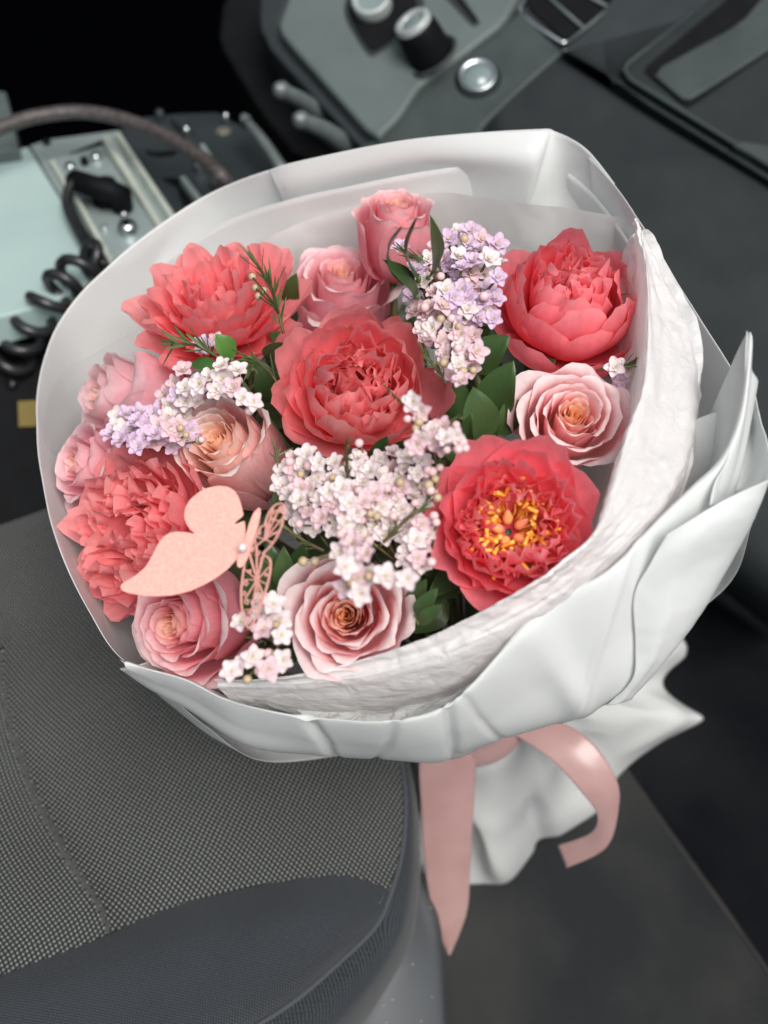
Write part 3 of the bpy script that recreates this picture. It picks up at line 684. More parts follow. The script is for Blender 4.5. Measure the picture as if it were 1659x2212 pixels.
# ------------------------------------------------------------------ wrapping: white film, tissue, ribbon
def ringpt(ang, r, off, jx=0):
    """point round the bouquet axis: ang measured in the plane across it"""
    e1 = AX.cross(Vector((0, 1, 0))).normalized(); e2 = AX.cross(e1)
    return AP + AX * off + (e1 * math.cos(ang) + e2 * math.sin(ang)) * r
E1 = AX.cross(Vector((0, 1, 0))).normalized(); E2 = AX.cross(E1)
def angof(p): d = p - AP; return math.atan2(d.dot(E2), d.dot(E1))
def neckpt(p, r=.028, off=-.27): return ringpt(angof(p), r, off)
def inward(p, k, drop):
    """towards the bouquet axis by share k, lower by drop"""
    d = p - AP; h = d.dot(AX); c = AP + AX * h
    return p.lerp(c, k) - AX * drop
def fold_disp(amp, freq, seed, amp2=0.0, f2=60, vpow=0.0):
    def f(p, s, t):
        w = (t * (1 - t) * 4) ** vpow if vpow else 1
        return w * (amp * nz(p, freq, seed) + amp2 * nz(p, f2, seed + 3) + .0002 * nz(p, 220, seed))
    return f
def ridge(x, k=6.0): return math.exp(-abs(x) * k)
def crease(amp, f, seed, amp2=0.0, f2=0.0):
    def g(p, s, t):
        a = amp * (abs(nz(p, f, seed)) * 2.2 - .5) + .5 * amp * nz(p, f * .5, seed + 4)
        if amp2: a += amp2 * (abs(nz(p, f2, seed + 8)) * 2 - .4)
        return a * min(1, s * 14, (1 - s) * 14)
    return g
def band(seed):
    def g(p, s, t):
        q = Vector((s * 26, t * 9, seed)); a = abs(noise.noise(q)); b = abs(noise.noise(q * 2.3)); c = abs(nz(p, 70, seed)); d = abs(nz(p, 140, seed + 2))
        e = abs(noise.noise(Vector((s * 9, t * 22, seed + 5))))
        return (.0012 * a + .0008 * b + .0016 * e + .0008 * c + .0005 * d) * (.30 + .70 * min(1, s / .4))
    return g
def crinkle(amp, f, seed, rim=None):
    def g(p, s, t):
        a = nz(p, f, seed); b = abs(nz(p, f * 2.1, seed + 5)); c = abs(nz(p, f * 4.5, seed + 9)); d = abs(nz(p, f * 9, seed + 2))
        k = 1.0 if rim is None else min(1, abs(t - rim) * 5 + .35)
        return amp * k * (a * .8 - b * 1.1 - c * .7 - d * .35)
    return g
wrap = empty('wrapping_paper', NECK); tag(wrap, 'large collar of matte white wrapping film folded around the bouquet', 'wrapping paper')
# far sheet: rises behind the flowers, its rim is the outline from lower left over the top to the right
FR = [(340, 1476, -.03), (248, 1412, -.02), (184, 1316, -.01), (124, 1190, 0), (90, 1060, .0), (79, 930, .0), (85, 830, .0), (118, 720, .0), (168, 640, .005), (245, 562, .01), (340, 487, .015), (450, 417, .02),
      (580, 365, .03), (650, 352, .03), (780, 321, .035), (900, 303, .035), (1040, 290, .035), (1150, 284, .035), (1195, 289, .03), (1262, 328, .025), (1330, 398, .02), (1400, 500, .01), (1460, 600, .0), (1530, 712, -.01),
      (1592, 812, -.015), (1640, 905, -.02), (1654, 985, -.025)]
fr = [rim(x, y, o) for x, y, o in FR]
m1 = [inward(p, .03, .05) for p in fr]; m2 = [inward(p, .12, .11) for p in fr]; m3 = [inward(p, .5, .18) for p in fr]; nk = [neckpt(p) for p in fr]
rows = loft([fr, m1, m2, m3, nk], 240, 70)
sheet('back_sheet', rows, M['film'], wrap, crease(.0032, 7, 3.3, .0004, 24), thick=.0002)
# second layer of film inside it, a step lower
F2 = [(128, 1150, -.05), (108, 1050, -.05), (102, 960, -.05), (108, 850, -.045), (150, 765, -.035), (225, 650, -.02), (350, 560, -.005), (480, 480, .01), (612, 432, .018), (750, 404, .022), (880, 380, .024), (1010, 360, .024), (1110, 346, .022),
      (1185, 352, .018), (1260, 400, .012), (1330, 480, .006), (1400, 590, .0), (1450, 700, -.01)]
f2 = [rim(x, y, o - .007) for x, y, o in F2]
rows = loft([f2, [inward(p, .03, .045) for p in f2], [inward(p, .14, .10) for p in f2], [inward(p, .5, .17) for p in f2], [neckpt(p, .024) for p in f2]], 110, 30)
sheet('inner_sheet', rows, M['film_thin'], wrap, crease(.0022, 10, 8.1, .0005, 28), thick=.0002)
# overlapping piece at the top, its cut edge shows at the left of the top rim
OV = [[(580, 367, .034), (597, 405, .02), (615, 445, -.0), (640, 520, -.04)], [(650, 347, .04), (660, 395, .022), (675, 440, .0), (700, 520, -.04)],
      [(900, 299, .044), (900, 345, .028), (900, 395, .005), (900, 520, -.04)], [(1150, 280, .042), (1135, 340, .028), (1120, 400, .006), (1090, 520, -.04)], [(1200, 284, .038), (1180, 345, .02), (1160, 410, .0), (1120, 530, -.04)], [(1266, 322, .032), (1240, 370, .012), (1210, 430, -.01), (1160, 540, -.04)], [(1328, 398, .010), (1298, 434, -.004), (1260, 480, -.02), (1200, 560, -.05)]]
cols_ = [[rim(x, y, o - .002) for x, y, o in c] for c in OV]
rows = loft([[c[k] for c in cols_] for k in range(4)], 60, 16)
sheet('top_overlap', rows, M['film_thin'], wrap, fold_disp(.0012, 18, 1.1), thick=.0003)
# near sheet: rim, big rolled fold, then back under to the neck
NR = [(285, 1432, -.03), (335, 1446, -.032), (410, 1466, -.034), (495, 1508, -.038), (620, 1541, -.04), (735, 1553, -.042), (830, 1557, -.042), (930, 1540, -.04), (1010, 1488, -.034), (1090, 1400, -.026), (1200, 1291, -.02), (1310, 1232, -.016),
      (1420, 1120, -.012), (1492, 1052, -.01), (1560, 985, -.006), (1600, 880, .004), (1613, 722, .02)]
NF = [(282, 1440, -.04), (335, 1484, -.06), (420, 1533, -.07), (550, 1613, -.085), (690, 1629, -.095), (760, 1634, -.10), (830, 1637, -.10), (945, 1642, -.10), (1010, 1620, -.10), (1100, 1590, -.095), (1200, 1561, -.09), (1290, 1530, -.085),
      (1362, 1490, -.08), (1420, 1380, -.07), (1500, 1230, -.055), (1560, 1090, -.04), (1612, 860, -.01)]
nr = [B(*p) for p in NR]; nf = [B(*p) for p in NF]
mid = [a.lerp(b, .5) + (AX * .2 + D(0, -.3, 1)) * .006 for a, b in zip(nr, nf)]
inn = [inward(p, .10, .05) for p in nr]; inn2 = [inward(p, .22, .10) for p in nr]
und = [inward(p, .30, .045) for p in nf]; und2 = [neckpt(p, .03) for p in nf]
rows = loft([inn2, inn, nr, mid, nf, und, und2], 240, 100)
def nd_disp(p, s, t):
    base = .0030 * (abs(nz(p, 5, 6.6)) * 2 - .5) + .0003 * (abs(nz(p, 22, 2)) * 2 - .4)
    cr = .0018 * math.exp(-((s - .38 + .1 * (t - .5)) / .006) ** 2) + .0016 * math.exp(-((s - .52 - .2 * (t - .5)) / .005) ** 2) - .0014 * math.exp(-((s - .68 + .25 * (t - .5)) / .006) ** 2) + .0035 * math.exp(-((s - .46 - .02 * t) / .010) ** 2) + .003 * math.exp(-((s - .275 - .05 * (t - .4)) / .009) ** 2) - .003 * math.exp(-((s - .60 - .25 * (t - .4)) / .02) ** 2)
    k = math.exp(-((t - .52) / .2) ** 2)
    return (base * (.3 + k) + cr * k) * min(1, s * 12, (1 - s) * 9)
sheet('front_sheet', rows, M['film'], wrap, nd_disp, thick=.0003)
# folded flap at the lower right and the standing peak
A = [(1440, 1153, -.008), (1405, 1215, -.018), (1369, 1288, -.03), (1372, 1390, -.05), (1366, 1470, -.065), (1310, 1525, -.08)]
Bm = [(1550, 1087, -.006), (1520, 1150, -.012), (1480, 1240, -.028), (1445, 1350, -.045), (1410, 1440, -.062), (1345, 1520, -.078)]
Bo = [(1657, 1032, -.008), (1632, 1105, -.022), (1590, 1190, -.04), (1502, 1338, -.062), (1432, 1432, -.075), (1368, 1505, -.088)]
Bu = [(1640, 1040, -.03), (1600, 1110, -.05), (1560, 1190, -.07), (1480, 1320, -.09), (1410, 1420, -.10), (1360, 1490, -.11)]
rows = loft([[B(*p) for p in A], [B(*p) for p in Bm], [B(*p) for p in Bo], [inward(B(*p), .15, .02) for p in Bu]], 60, 40)
sheet('side_flap', rows, M['film'], wrap, fold_disp(.0018, 16, 5.5), thick=.0003)
A = [(1613, 715, .024), (1604, 860, .006), (1577, 980, -.004), (1545, 1045, -.008), (1535, 1092, -.01)]
Bm = [(1617, 760, .01), (1622, 880, -.02), (1615, 985, -.03), (1600, 1050, -.03), (1590, 1080, -.03)]
Bo = [(1619, 790, .008), (1641, 900, -.012), (1658, 960, -.016), (1663, 1005, -.014), (1657, 1036, -.01)]
rows = loft([[B(*p) for p in A], [B(*p) for p in Bm], [B(*p) for p in Bo]], 40, 20)
sheet('standing_peak', rows, M['film'], wrap, fold_disp(.001, 20, 7.5), thick=.0003)
# tail of the wrap below the tie
TL = [(905, 1895, -.50), (985, 1903, -.50), (1040, 1906, -.50), (1100, 1907, -.50), (1150, 1850, -.49), (1165, 1815, -.48), (1215, 1795, -.47), (1285, 1760, -.47), (1340, 1690, -.46), (1440, 1618, -.45), (1527, 1553, -.44), (1440, 1478, -.42),
      (1488, 1418, -.42), (1470, 1365, -.40), (1400, 1330, -.40), (1200, 1380, -.42), (1000, 1500, -.45), (870, 1640, -.47), (880, 1780, -.49)]
tl = [B(*p) for p in TL]; TAILC = sum(tl, Vector()) / len(tl)
nck = []
for p in tl:
    d = p - (NECK + AX * (p - NECK).dot(AX)); nck.append(NECK + d.normalized() * .03)
t1 = [a.lerp(b, .35) + (b - a).cross(AX).normalized() * .004 * (1 if i % 2 else -1) for i, (a, b) in enumerate(zip(nck, tl))]
t2 = [a.lerp(b, .7) + (b - TAILC) * (.08 if i % 3 == 0 else -.04) for i, (a, b) in enumerate(zip(nck, tl))]
up = [NECK + AX * .03 + (p - NECK).normalized() * .04 for p in nck]
rows = loft([up, nck, t1, t2, tl], 160, 40, True)
sheet('tail_sheet', rows, M['film'], wrap, lambda p, s, t: t * (.007 * nz(p, 12, 4.4) + .010 * abs(nz(p, 16, 1.4))), closed=True, thick=.0003)

# tissue
tis = empty('tissue_paper', NECK + AX * .03); tag(tis, 'crinkled white tissue paper lining between flowers and wrapping film', 'tissue paper')
TI = [(470, 1470, -.03), (560, 1470, -.03), (700, 1449, -.026), (890, 1388, -.018), (1000, 1338, -.012), (1100, 1288, -.006), (1190, 1233, -.002), (1268, 1165, .0), (1303, 1090, .0), (1340, 960, .002), (1377, 850, .004), (1391, 700, .008), (1386, 560, .012), (1371, 484, .014)]
TO = [(478, 1494, -.036), (570, 1494, -.038), (700, 1489, -.036), (870, 1463, -.03), (1010, 1421, -.026), (1170, 1337, -.022), (1295, 1248, -.020), (1402, 1148, -.018), (1470, 1050, -.018), (1503, 940, -.018), (1515, 800, -.014), (1478, 680, -.008), (1430, 590, .0), (1376, 486, .010)]
ti = [B(*p) for p in TI]; to = [B(*p) for p in TO]
md = [a.lerp(b, .5) + AX * .002 for a, b in zip(ti, to)]
rows = loft([[inward(p, .35, .10) for p in ti], [inward(p, .08, .035) for p in ti], ti, md, to, [inward(p, .05, .035) for p in to], [inward(p, .30, .10) for p in to], [neckpt(p, .02) for p in to]], 260, 96)
sheet('rolled_band', rows, M['tissue'], tis, band(2.2), thick=.0)
TB = [(230, 720, -.05), (290, 680, -.04), (350, 640, -.03), (430, 590, -.015), (560, 520, .004), (680, 470, .008), (800, 440, .012), (940, 414, .016), (1100, 434, .018), (1250, 452, .017), (1371, 482, .015), (1400, 540, .008)]
tb = [rim(x, y, o - .013) for x, y, o in TB]
rows = loft([tb, [inward(p, .03, .045) for p in tb], [inward(p, .16, .11) for p in tb], [neckpt(p, .022) for p in tb]], 150, 40)
sheet('back_lining', rows, M['tissue_thin'] if 'tissue_thin' in M else M['film_thin'], tis, crinkle(.0009, 22, 7.7), thick=.0)
FL_ = [(300, 1440, -.05), (470, 1490, -.055), (620, 1530, -.058), (760, 1560, -.06), (880, 1560, -.06), (1000, 1500, -.056), (1120, 1410, -.05), (1250, 1320, -.045), (1380, 1230, -.042), (1480, 1100, -.04), (1530, 980, -.04)]
fl = [B(*p) for p in FL_]
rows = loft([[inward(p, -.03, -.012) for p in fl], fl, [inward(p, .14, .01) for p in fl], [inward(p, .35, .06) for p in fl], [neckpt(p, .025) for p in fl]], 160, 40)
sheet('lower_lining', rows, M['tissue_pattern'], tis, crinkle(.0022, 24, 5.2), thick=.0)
M['veil'] = paper_mat('clear_hazy_film', (.84, .86, .86), .4, .4, clear=.82, spec=.4)
V1 = [(124, 838, -.02), (160, 800, -.012), (205, 778, -.008), (255, 748, -.006), (308, 722, -.006)]
V2 = [(118, 930, -.008), (150, 900, .006), (205, 880, .012), (270, 850, .012), (326, 830, .006)]
V3 = [(128, 1020, -.05), (150, 1010, -.05), (190, 985, -.05), (245, 955, -.05), (300, 930, -.05)]
rows = loft([[rim(*p) + D(0, 0, 1) * .012 for p in V] for V in (V1, V2, V3)], 40, 30)
sheet('veil_sheet', rows, M['veil'], wrap, fold_disp(.0015, 24, 2.5))
S2 = [(1400, 500, .0), (1455, 600, -.004), (1510, 705, -.010), (1518, 800, -.014), (1490, 900, -.02), (1500, 1000, -.026), (1460, 1110, -.03)]
s2 = [B(*p) for p in S2]
rows = loft([s2, [inward(p, .06, .004) for p in s2], [inward(p, .2, .04) for p in s2]], 70, 24)
sheet('side_lining', rows, M['tissue'], tis, crinkle(.004, 22, 9.2), thick=.0)

# ribbon
M['ribbon'] = noisy(mat('dusty_pink_satin', (.36, .21, .20), .30, spec=.5), (.40, .245, .235), 30, 3)
M['ribbon'].node_tree.nodes['Principled BSDF'].inputs['Sheen Weight'].default_value = .3
rib = empty('ribbon', NECK); tag(rib, 'wide dusty pink satin ribbon tied round the stems with two hanging ends', 'ribbon')
vs, fs = tube_geo([NECK + AX * (-.022 + .006 * i) for i in range(8)], lambda t: .034 + .002 * math.sin(t * 9), 36, False)
link('binding', mesh('binding', [v - NECK for v in vs], fs, M['ribbon']), rib)
def strip(name, Lf, Rt, seed):
    a = [P(*p) for p in Lf]; b = [P(*p) for p in Rt]; m = [x.lerp(y, .5) + D(0, 0, 1) * .0015 for x, y in zip(a, b)]
    rows = loft([a, m, b], 50, 12)
    return sheet(name, rows, M['ribbon'], rib, fold_disp(.0008, 30, seed), thick=.0005)
strip('ribbon_end', [(930, 1560, .655), (906, 1640, .66), (910, 1750, .68), (916, 1860, .70), (935, 1970, .72), (968, 2062, .735)],
      [(1035, 1560, .66), (1029, 1640, .665), (1022, 1760, .685), (1016, 1870, .705), (1008, 1970, .722), (974, 2060, .735)], 1.0)
strip('ribbon_end', [(1040, 1560, .68), (1115, 1590, .665), (1195, 1645, .655), (1255, 1710, .655), (1290, 1760, .665), (1275, 1800, .68), (1205, 1826, .70)],
      [(1100, 1530, .68), (1195, 1552, .665), (1275, 1600, .655), (1330, 1680, .655), (1336, 1745, .665), (1310, 1830, .68), (1224, 1874, .70)], 2.0)

# ------------------------------------------------------------------ paper butterfly
def Z6(x, y): return (82.3 + x * .3638, 932.6 + y * .3637)
M['card'] = noisy(mat('pearl_pink_card', (.72, .33, .28), .5, spec=.4), (.78, .41, .35), 900, 2, (.35, .65), .25, 1500, .0002)
PB = Plane(528, 1160, .405, (-.10, .10, 1.0))
fly = empty('paper_butterfly', PB.pt(524, 1180, -.001)); tag(fly, 'pearly pink card butterfly with one plain and one filigree wing and a pearl', 'butterfly')
LW = [(1232, 612), (1230, 570), (1226, 528), (1168, 549), (1167, 541), (1220, 497), (1207, 440), (1192, 392), (1165, 348), (1128, 327), (1075, 319), (1010, 331), (950, 361), (900, 404), (873, 450), (866, 500), (878, 545), (902, 580), (931, 607),
      (880, 597), (820, 593), (780, 600), (745, 622), (712, 665), (680, 730), (640, 800), (580, 853), (525, 885), (494, 905), (487, 925), (500, 945), (540, 960), (610, 973), (700, 978), (800, 972), (900, 947), (980, 912), (1060, 867), (1130, 812), (1185, 750), (1220, 690)]
def card(name, pts, pl, h, par, th=.0005, rounded=True):
    q = [Z6(*p) for p in pts]
    return prism(name, q, pl, h - th / 2, h + th / 2, M['card'], par, 1 if rounded else 0, .0001, 1)
card('plain_wing', LW, PB, 0, fly)
BD = [(1308, 450), (1320, 456), (1322, 480), (1312, 540), (1292, 610), (1264, 695), (1238, 765), (1215, 800), (1195, 809), (1181, 797), (1180, 755), (1212, 690), (1232, 620), (1250, 550), (1278, 480)]
card('body_strip', BD, PB, .0016, fly)
PW = Plane(528, 1160, .405, (-.62, .06, .78))
RWo = [(1232, 720), (1255, 690), (1290, 620), (1318, 560), (1340, 555), (1350, 520), (1372, 465), (1405, 430), (1440, 416), (1462, 428), (1469, 475), (1452, 565), (1416, 640), (1372, 698), (1335, 728), (1366, 738), (1384, 760), (1388, 805), (1371, 900), (1332, 1020), (1292, 1120), (1266, 1168), (1250, 1175), (1228, 1150), (1207, 1080), (1198, 980), (1204, 900), (1218, 800)]
def inside(x, y, poly):
    c = False; j = len(poly) - 1
    for i in range(len(poly)):
        xi, yi = poly[i]; xj, yj = poly[j]
        if (yi > y) != (yj > y) and x < (xj - xi) * (y - yi) / (yj - yi) + xi: c = not c
        j = i
    return c
def dseg(x, y, a, b):
    dx, dy = b[0] - a[0], b[1] - a[1]; L = dx * dx + dy * dy; t = max(0, min(1, ((x - a[0]) * dx + (y - a[1]) * dy) / L)) if L else 0
    return math.hypot(x - a[0] - t * dx, y - a[1] - t * dy)
RWs = [tuple(v[:2]) for v in chaikin([Vector((x, y, 0)) for x, y in RWo], 2, .25)]
veins = []
lo_c, up_c = (1300, 880), (1345, 640)
for k in range(11):
    a = R(-160 + k * 34); r0 = 14; r1 = 200
    veins.append(((lo_c[0] + r0 * math.cos(a) * .5, lo_c[1] + r0 * math.sin(a)), (lo_c[0] + r1 * .42 * math.cos(a), lo_c[1] + r1 * math.sin(a))))
for tx, ty in [(1440, 440), (1462, 500), (1440, 580), (1400, 660), (1395, 450), (1355, 540)]: veins.append((up_c, (tx, ty)))
veins += [((1240, 720), (1345, 640)), ((1290, 620), (1345, 640)), ((1250, 700), lo_c), ((1330, 740), lo_c), ((1240, 1000), (1330, 1000)), ((1215, 1060), (1310, 1050)), ((1236, 1120), (1285, 1110)), ((1400, 520), (1455, 540)), ((1380, 600), (1430, 610))]
blobs = [(1232, 900, 15), (1222, 960, 13), (1238, 1010, 15), (1255, 1075, 12), (1270, 700, 14), (1305, 720, 14), (1285, 660, 12), (1310, 600, 11), (1410, 480, 15), (1440, 470, 11), (1395, 520, 12), (1370, 560, 10), (1330, 960, 9), (1355, 850, 9), (1300, 880, 13), (1255, 830, 11)]
xs0, ys0, st_ = 1190, 410, 2.6; nx, ny = 110, 298
def solid(x, y):
    if not inside(x, y, RWs): return False
    if min(dseg(x, y, RWs[i], RWs[(i + 1) % len(RWs)]) for i in range(len(RWs))) < 10: return True
    if any(dseg(x, y, a, b) < 3.6 for a, b in veins): return True
    return any(abs(math.hypot(x - bx, y - by) - r * (.75 + .25 * math.cos(5 * math.atan2(y - by, x - bx)))) < 3.6 for bx, by, r in blobs)
vidx, vs, fs = {}, [], []
def gv(i, j):
    if (i, j) not in vidx:
        vidx[(i, j)] = len(vs); vs.append(PW.pt(*Z6(xs0 + i * st_, ys0 + j * st_)) - fly.location)
    return vidx[(i, j)]
for j in range(ny):
    for i in range(nx):
        if solid(xs0 + (i + .5) * st_, ys0 + (j + .5) * st_): fs.append((gv(i, j), gv(i, j + 1), gv(i + 1, j + 1), gv(i + 1, j)))
fw = link('filigree_wing', mesh('filigree_wing', vs, fs, M['card'], False), fly)
sm = fw.modifiers.new('soft_edges', 'SMOOTH'); sm.factor = .5; sm.iterations = 3
md_ = fw.modifiers.new('card_thickness', 'SOLIDIFY'); md_.thickness = .0005; md_.offset = 0
M['pearl'] = mat('pearl', (.80, .72, .72), .18, .25, .6)
pc_ = PB.pt(*Z6(1213, 687), .0045); pr = qsize(10.6, pc_)
vs, fs = lathe_geo([(math.sin(a) * pr + 1e-5, -math.cos(a) * pr) for a in [math.pi * i / 14 for i in range(15)]], 24)
link('pearl', mesh('pearl', [v + pc_ - fly.location for v in vs], fs, M['pearl']), fly)
tube('wire_stick', [PB.pt(524, 1185, -.001), B(600, 1230, -.02), B(800, 1350, -.10)], .0007, M['stem'], fly, 6)

# ------------------------------------------------------------------ the car around it
FLOORZ = -.235
class WPlane(Plane):
    def __init__(s, o, n): s.o = Vector(o); s.n = Vector(n).normalized()
def plastic(name, a, b, rough=.5, scale=120, bump=.3, bs=900, spec=.45):
    return noisy(mat(name, a, rough, spec=spec), b, scale, 4, (.3, .7), bump, bs, .0006, rough + .12)
M['dash_dark'] = plastic('dark_grained_dash', (.014, .019, .021), (.008, .012, .014), .6, 22, .6, 420, .3)
M['dash_mid'] = plastic('mid_grey_dash', (.040, .053, .053), (.022, .031, .032), .5, 26, .4, 500, .35)
M['dash_light'] = plastic('light_grey_panel', (.10, .125, .122), (.072, .092, .09), .42, 14, .15, 700)
M['dash_smooth'] = plastic('smooth_dark_plastic', (.020, .026, .029), (.013, .018, .020), .38, 40, .1, 600)
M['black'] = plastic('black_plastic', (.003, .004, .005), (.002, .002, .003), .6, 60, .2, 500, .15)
M['void'] = plastic('footwell_shade_black', (.0007, .0008, .0014), (.0004, .0005, .0009), 1.0, 90, .3, 500, .0)  # near-black colour holds the deep shadow of the footwells
M['chrome'] = mat('satin_chrome', (.50, .53, .54), .28, 1.0)
M['alu'] = noisy(mat('brushed_metal', (.42, .50, .49), .42, .55), (.36, .44, .43), 30, 3, (.3, .7), .1, 300, .0004)
M['plate'] = noisy(mat('pale_painted_plate', (.40, .52, .50), .45, 0.1), (.33, .44, .43), 9, 5, (.3, .7), .1, 200, .0004)
M['rail'] = noisy(mat('worn_cream_rail', (.58, .62, .55), .4, .3), (.46, .50, .45), 60, 4)
M['rubber'] = noisy(mat('black_rubber', (.012, .013, .015), .32), (.02, .02, .022), 60)
M['hose'] = noisy(mat('brown_sleeved_cable', (.045, .036, .034), .5), (.075, .068, .066), 220, 2, (.4, .6), .5, 900, .0005)
M['yellow'] = noisy(mat('yellow_label', (.20, .15, .02), .6), (.14, .10, .015), 40)
M['grey_trim'] = plastic('grey_seat_plastic', (.075, .083, .09), (.062, .069, .076), .5, 9, .06, 400)

def weave(name, dark, light, su, sv, lo=-.15, hi=.75, bump=.6, rough=.85, patch=.25):
    m = mat(name, dark, rough, spec=.2); b = m.node_tree.nodes['Principled BSDF']
    tc = nd(m, 'ShaderNodeTexCoord'); wob = nd(m, 'ShaderNodeTexNoise', Scale=9, Detail=3); lk(m, tc.outputs['UV'], wob.inputs['Vector'])
    sub = nd(m, 'ShaderNodeVectorMath', operation='MULTIPLY_ADD'); sub.inputs[1].default_value = (.0035,) * 3; lk(m, wob.outputs['Color'], sub.inputs[0]); lk(m, tc.outputs['UV'], sub.inputs[2])
    sp = nd(m, 'ShaderNodeSeparateXYZ'); lk(m, sub.outputs[0], sp.inputs[0]); cs = []
    for k, s in ((0, su), (1, sv)):
        a = nd(m, 'ShaderNodeMath', operation='MULTIPLY'); a.inputs[1].default_value = 2 * math.pi / s; lk(m, sp.outputs[k], a.inputs[0])
        c = nd(m, 'ShaderNodeMath', operation='COSINE'); lk(m, a.outputs[0], c.inputs[0]); cs.append(c)
    pr_ = nd(m, 'ShaderNodeMath', operation='MULTIPLY'); lk(m, cs[0].outputs[0], pr_.inputs[0]); lk(m, cs[1].outputs[0], pr_.inputs[1])
    mr = nd(m, 'ShaderNodeMapRange', interpolation_type='SMOOTHSTEP'); mr.inputs['From Min'].default_value = lo; mr.inputs['From Max'].default_value = hi; lk(m, pr_.outputs[0], mr.inputs['Value'])
    n2 = nd(m, 'ShaderNodeTexNoise', Scale=900, Detail=2); lk(m, tc.outputs['UV'], n2.inputs['Vector'])
    n3 = nd(m, 'ShaderNodeTexNoise', Scale=14, Detail=3); lk(m, tc.outputs['UV'], n3.inputs['Vector'])
    vr = nd(m, 'ShaderNodeMapRange'); vr.inputs['From Min'].default_value = .25; vr.inputs['From Max'].default_value = .75; vr.inputs['To Min'].default_value = .7; vr.inputs['To Max'].default_value = 1.15; lk(m, n2.outputs['Fac'], vr.inputs['Value'])
    v3 = nd(m, 'ShaderNodeMapRange'); v3.inputs['To Min'].default_value = 1 - patch; v3.inputs['To Max'].default_value = 1 + patch; lk(m, n3.outputs['Fac'], v3.inputs['Value'])
    mu = nd(m, 'ShaderNodeMath', operation='MULTIPLY'); lk(m, vr.outputs[0], mu.inputs[0]); lk(m, v3.outputs[0], mu.inputs[1])
    mx = nd(m, 'ShaderNodeMix', data_type='RGBA'); mx.inputs[6].default_value = (*dark, 1); mx.inputs[7].default_value = (*light, 1); lk(m, mr.outputs[0], mx.inputs[0])
    sc2 = nd(m, 'ShaderNodeVectorMath', operation='SCALE'); lk(m, mx.outputs[2], sc2.inputs[0]); lk(m, mu.outputs[0], sc2.inputs['Scale']); lk(m, sc2.outputs[0], b.inputs['Base Color'])
    bp = nd(m, 'ShaderNodeBump', Strength=bump, Distance=.0008); lk(m, mr.outputs[0], bp.inputs['Height']); lk(m, bp.outputs[0], b.inputs['Normal'])
    b.inputs['Sheen Weight'].default_value = .15
    return m
M['weave'] = weave('woven_seat_cloth', (.016, .019, .020), (.235, .24, .225), .0031, .0037, .0, .85)
M['bolster'] = weave('dark_bolster_cloth', (.012, .015, .019), (.060, .068, .078), .0018, .0019, -.3, .6, .5, .8, .3)

# passenger seat
S0, S1 = onz(0, 1385, 0), onz(219, 1962, 0); SD = (S1 - S0).normalized(); SN = Vector((SD.y, -SD.x, 0))
if SN.x < 0: SN = -SN
def seat_uv(v, s, t):
    d = (v - S0).dot(SN); a = (v - S0).dot(SD); bend = -.012 * math.sin(max(0, min(1, a / (S1 - S0).length)) * math.pi)
    d -= bend
    return (a * .25 + d * .97, a * .97 - d * .25) if d > 0 else (a * .62 + d * .78, a * .78 + d * .62 * -1)
seat = empty('passenger_seat', onz(400, 1700, -.1)); tag(seat, 'dark passenger seat with grey woven cloth centre and smoother charcoal bolster', 'car seat')
def Z(lst): return [onz(*p) for p in lst]
R0 = [(-150, 2172, .0), (0, 2108, .0), (200, 2033, .0), (350, 1968, -.001), (500, 1924, -.002), (650, 1898, -.004), (755, 1893, -.008), (842, 1922, -.014)]
R1 = [(-150, 2030, .002), (0, 1985, .003), (200, 1920, .004), (350, 1870, .004), (500, 1830, .003), (650, 1800, .0), (775, 1795, -.006), (868, 1825, -.016)]
R2 = [(-150, 1760, .004), (0, 1730, .005), (200, 1680, .006), (350, 1650, .006), (500, 1620, .004), (650, 1600, .001), (780, 1620, -.005), (872, 1700, -.016)]
R3 = [(-150, 1500, .003), (0, 1460, .004), (200, 1420, .006), (350, 1390, .006), (500, 1370, .004), (650, 1370, .001), (760, 1420, -.006), (845, 1540, -.018)]
R4 = [(-150, 1250, -.002), (0, 1205, -.001), (150, 1155, 0), (300, 1120, 0), (450, 1110, 0), (580, 1150, -.002), (690, 1230, -.008), (800, 1390, -.02)]
R5 = [(-150, 1185, -.012), (0, 1138, -.012), (150, 1085, -.012), (300, 1045, -.012), (450, 1030, -.012), (600, 1070, -.014), (720, 1160, -.02), (820, 1330, -.03)]
R6 = [(-150, 1180, -.10), (0, 1132, -.10), (150, 1080, -.10), (300, 1040, -.10), (450, 1030, -.10), (600, 1060, -.10), (720, 1150, -.10), (830, 1330, -.10)]
def seat_disp(p, s, t):
    d = (p - S0).dot(SN); a = (p - S0).dot(SD); bend = -.012 * math.sin(max(0, min(1, a / (S1 - S0).length)) * math.pi)
    return -.004 * math.exp(-((d - bend) / .006) ** 2) + .0015 * nz(p, 9, 3)
def flipfix(o, want):
    me = o.data; n = sum((Vector(p.normal) * p.area for p in me.polygons), Vector())
    if n.dot(want) < 0: me.flip_normals()
    return o
rows = loft([Z(r) for r in (R0, R1, R2, R3, R4, R5)], 120, 110)
flipfix(sheet('centre_panel', rows, M['weave'], seat, lambda p, s, t: -seat_disp(p, s, t), uvfn=seat_uv), Vector((0, 0, 1)))
rows = loft([Z(R5), Z(R6)], 60, 6)
sheet('rear_skirt', rows, M['bolster'], seat, uvfn=lambda v, s, t: (v.x, v.z))
Q0 = R0
Q1 = [(-150, 2230, .004), (0, 2180, .006), (200, 2115, .008), (350, 2060, .008), (500, 2020, .006), (650, 1990, .002), (745, 1975, -.004), (840, 1950, -.017)]
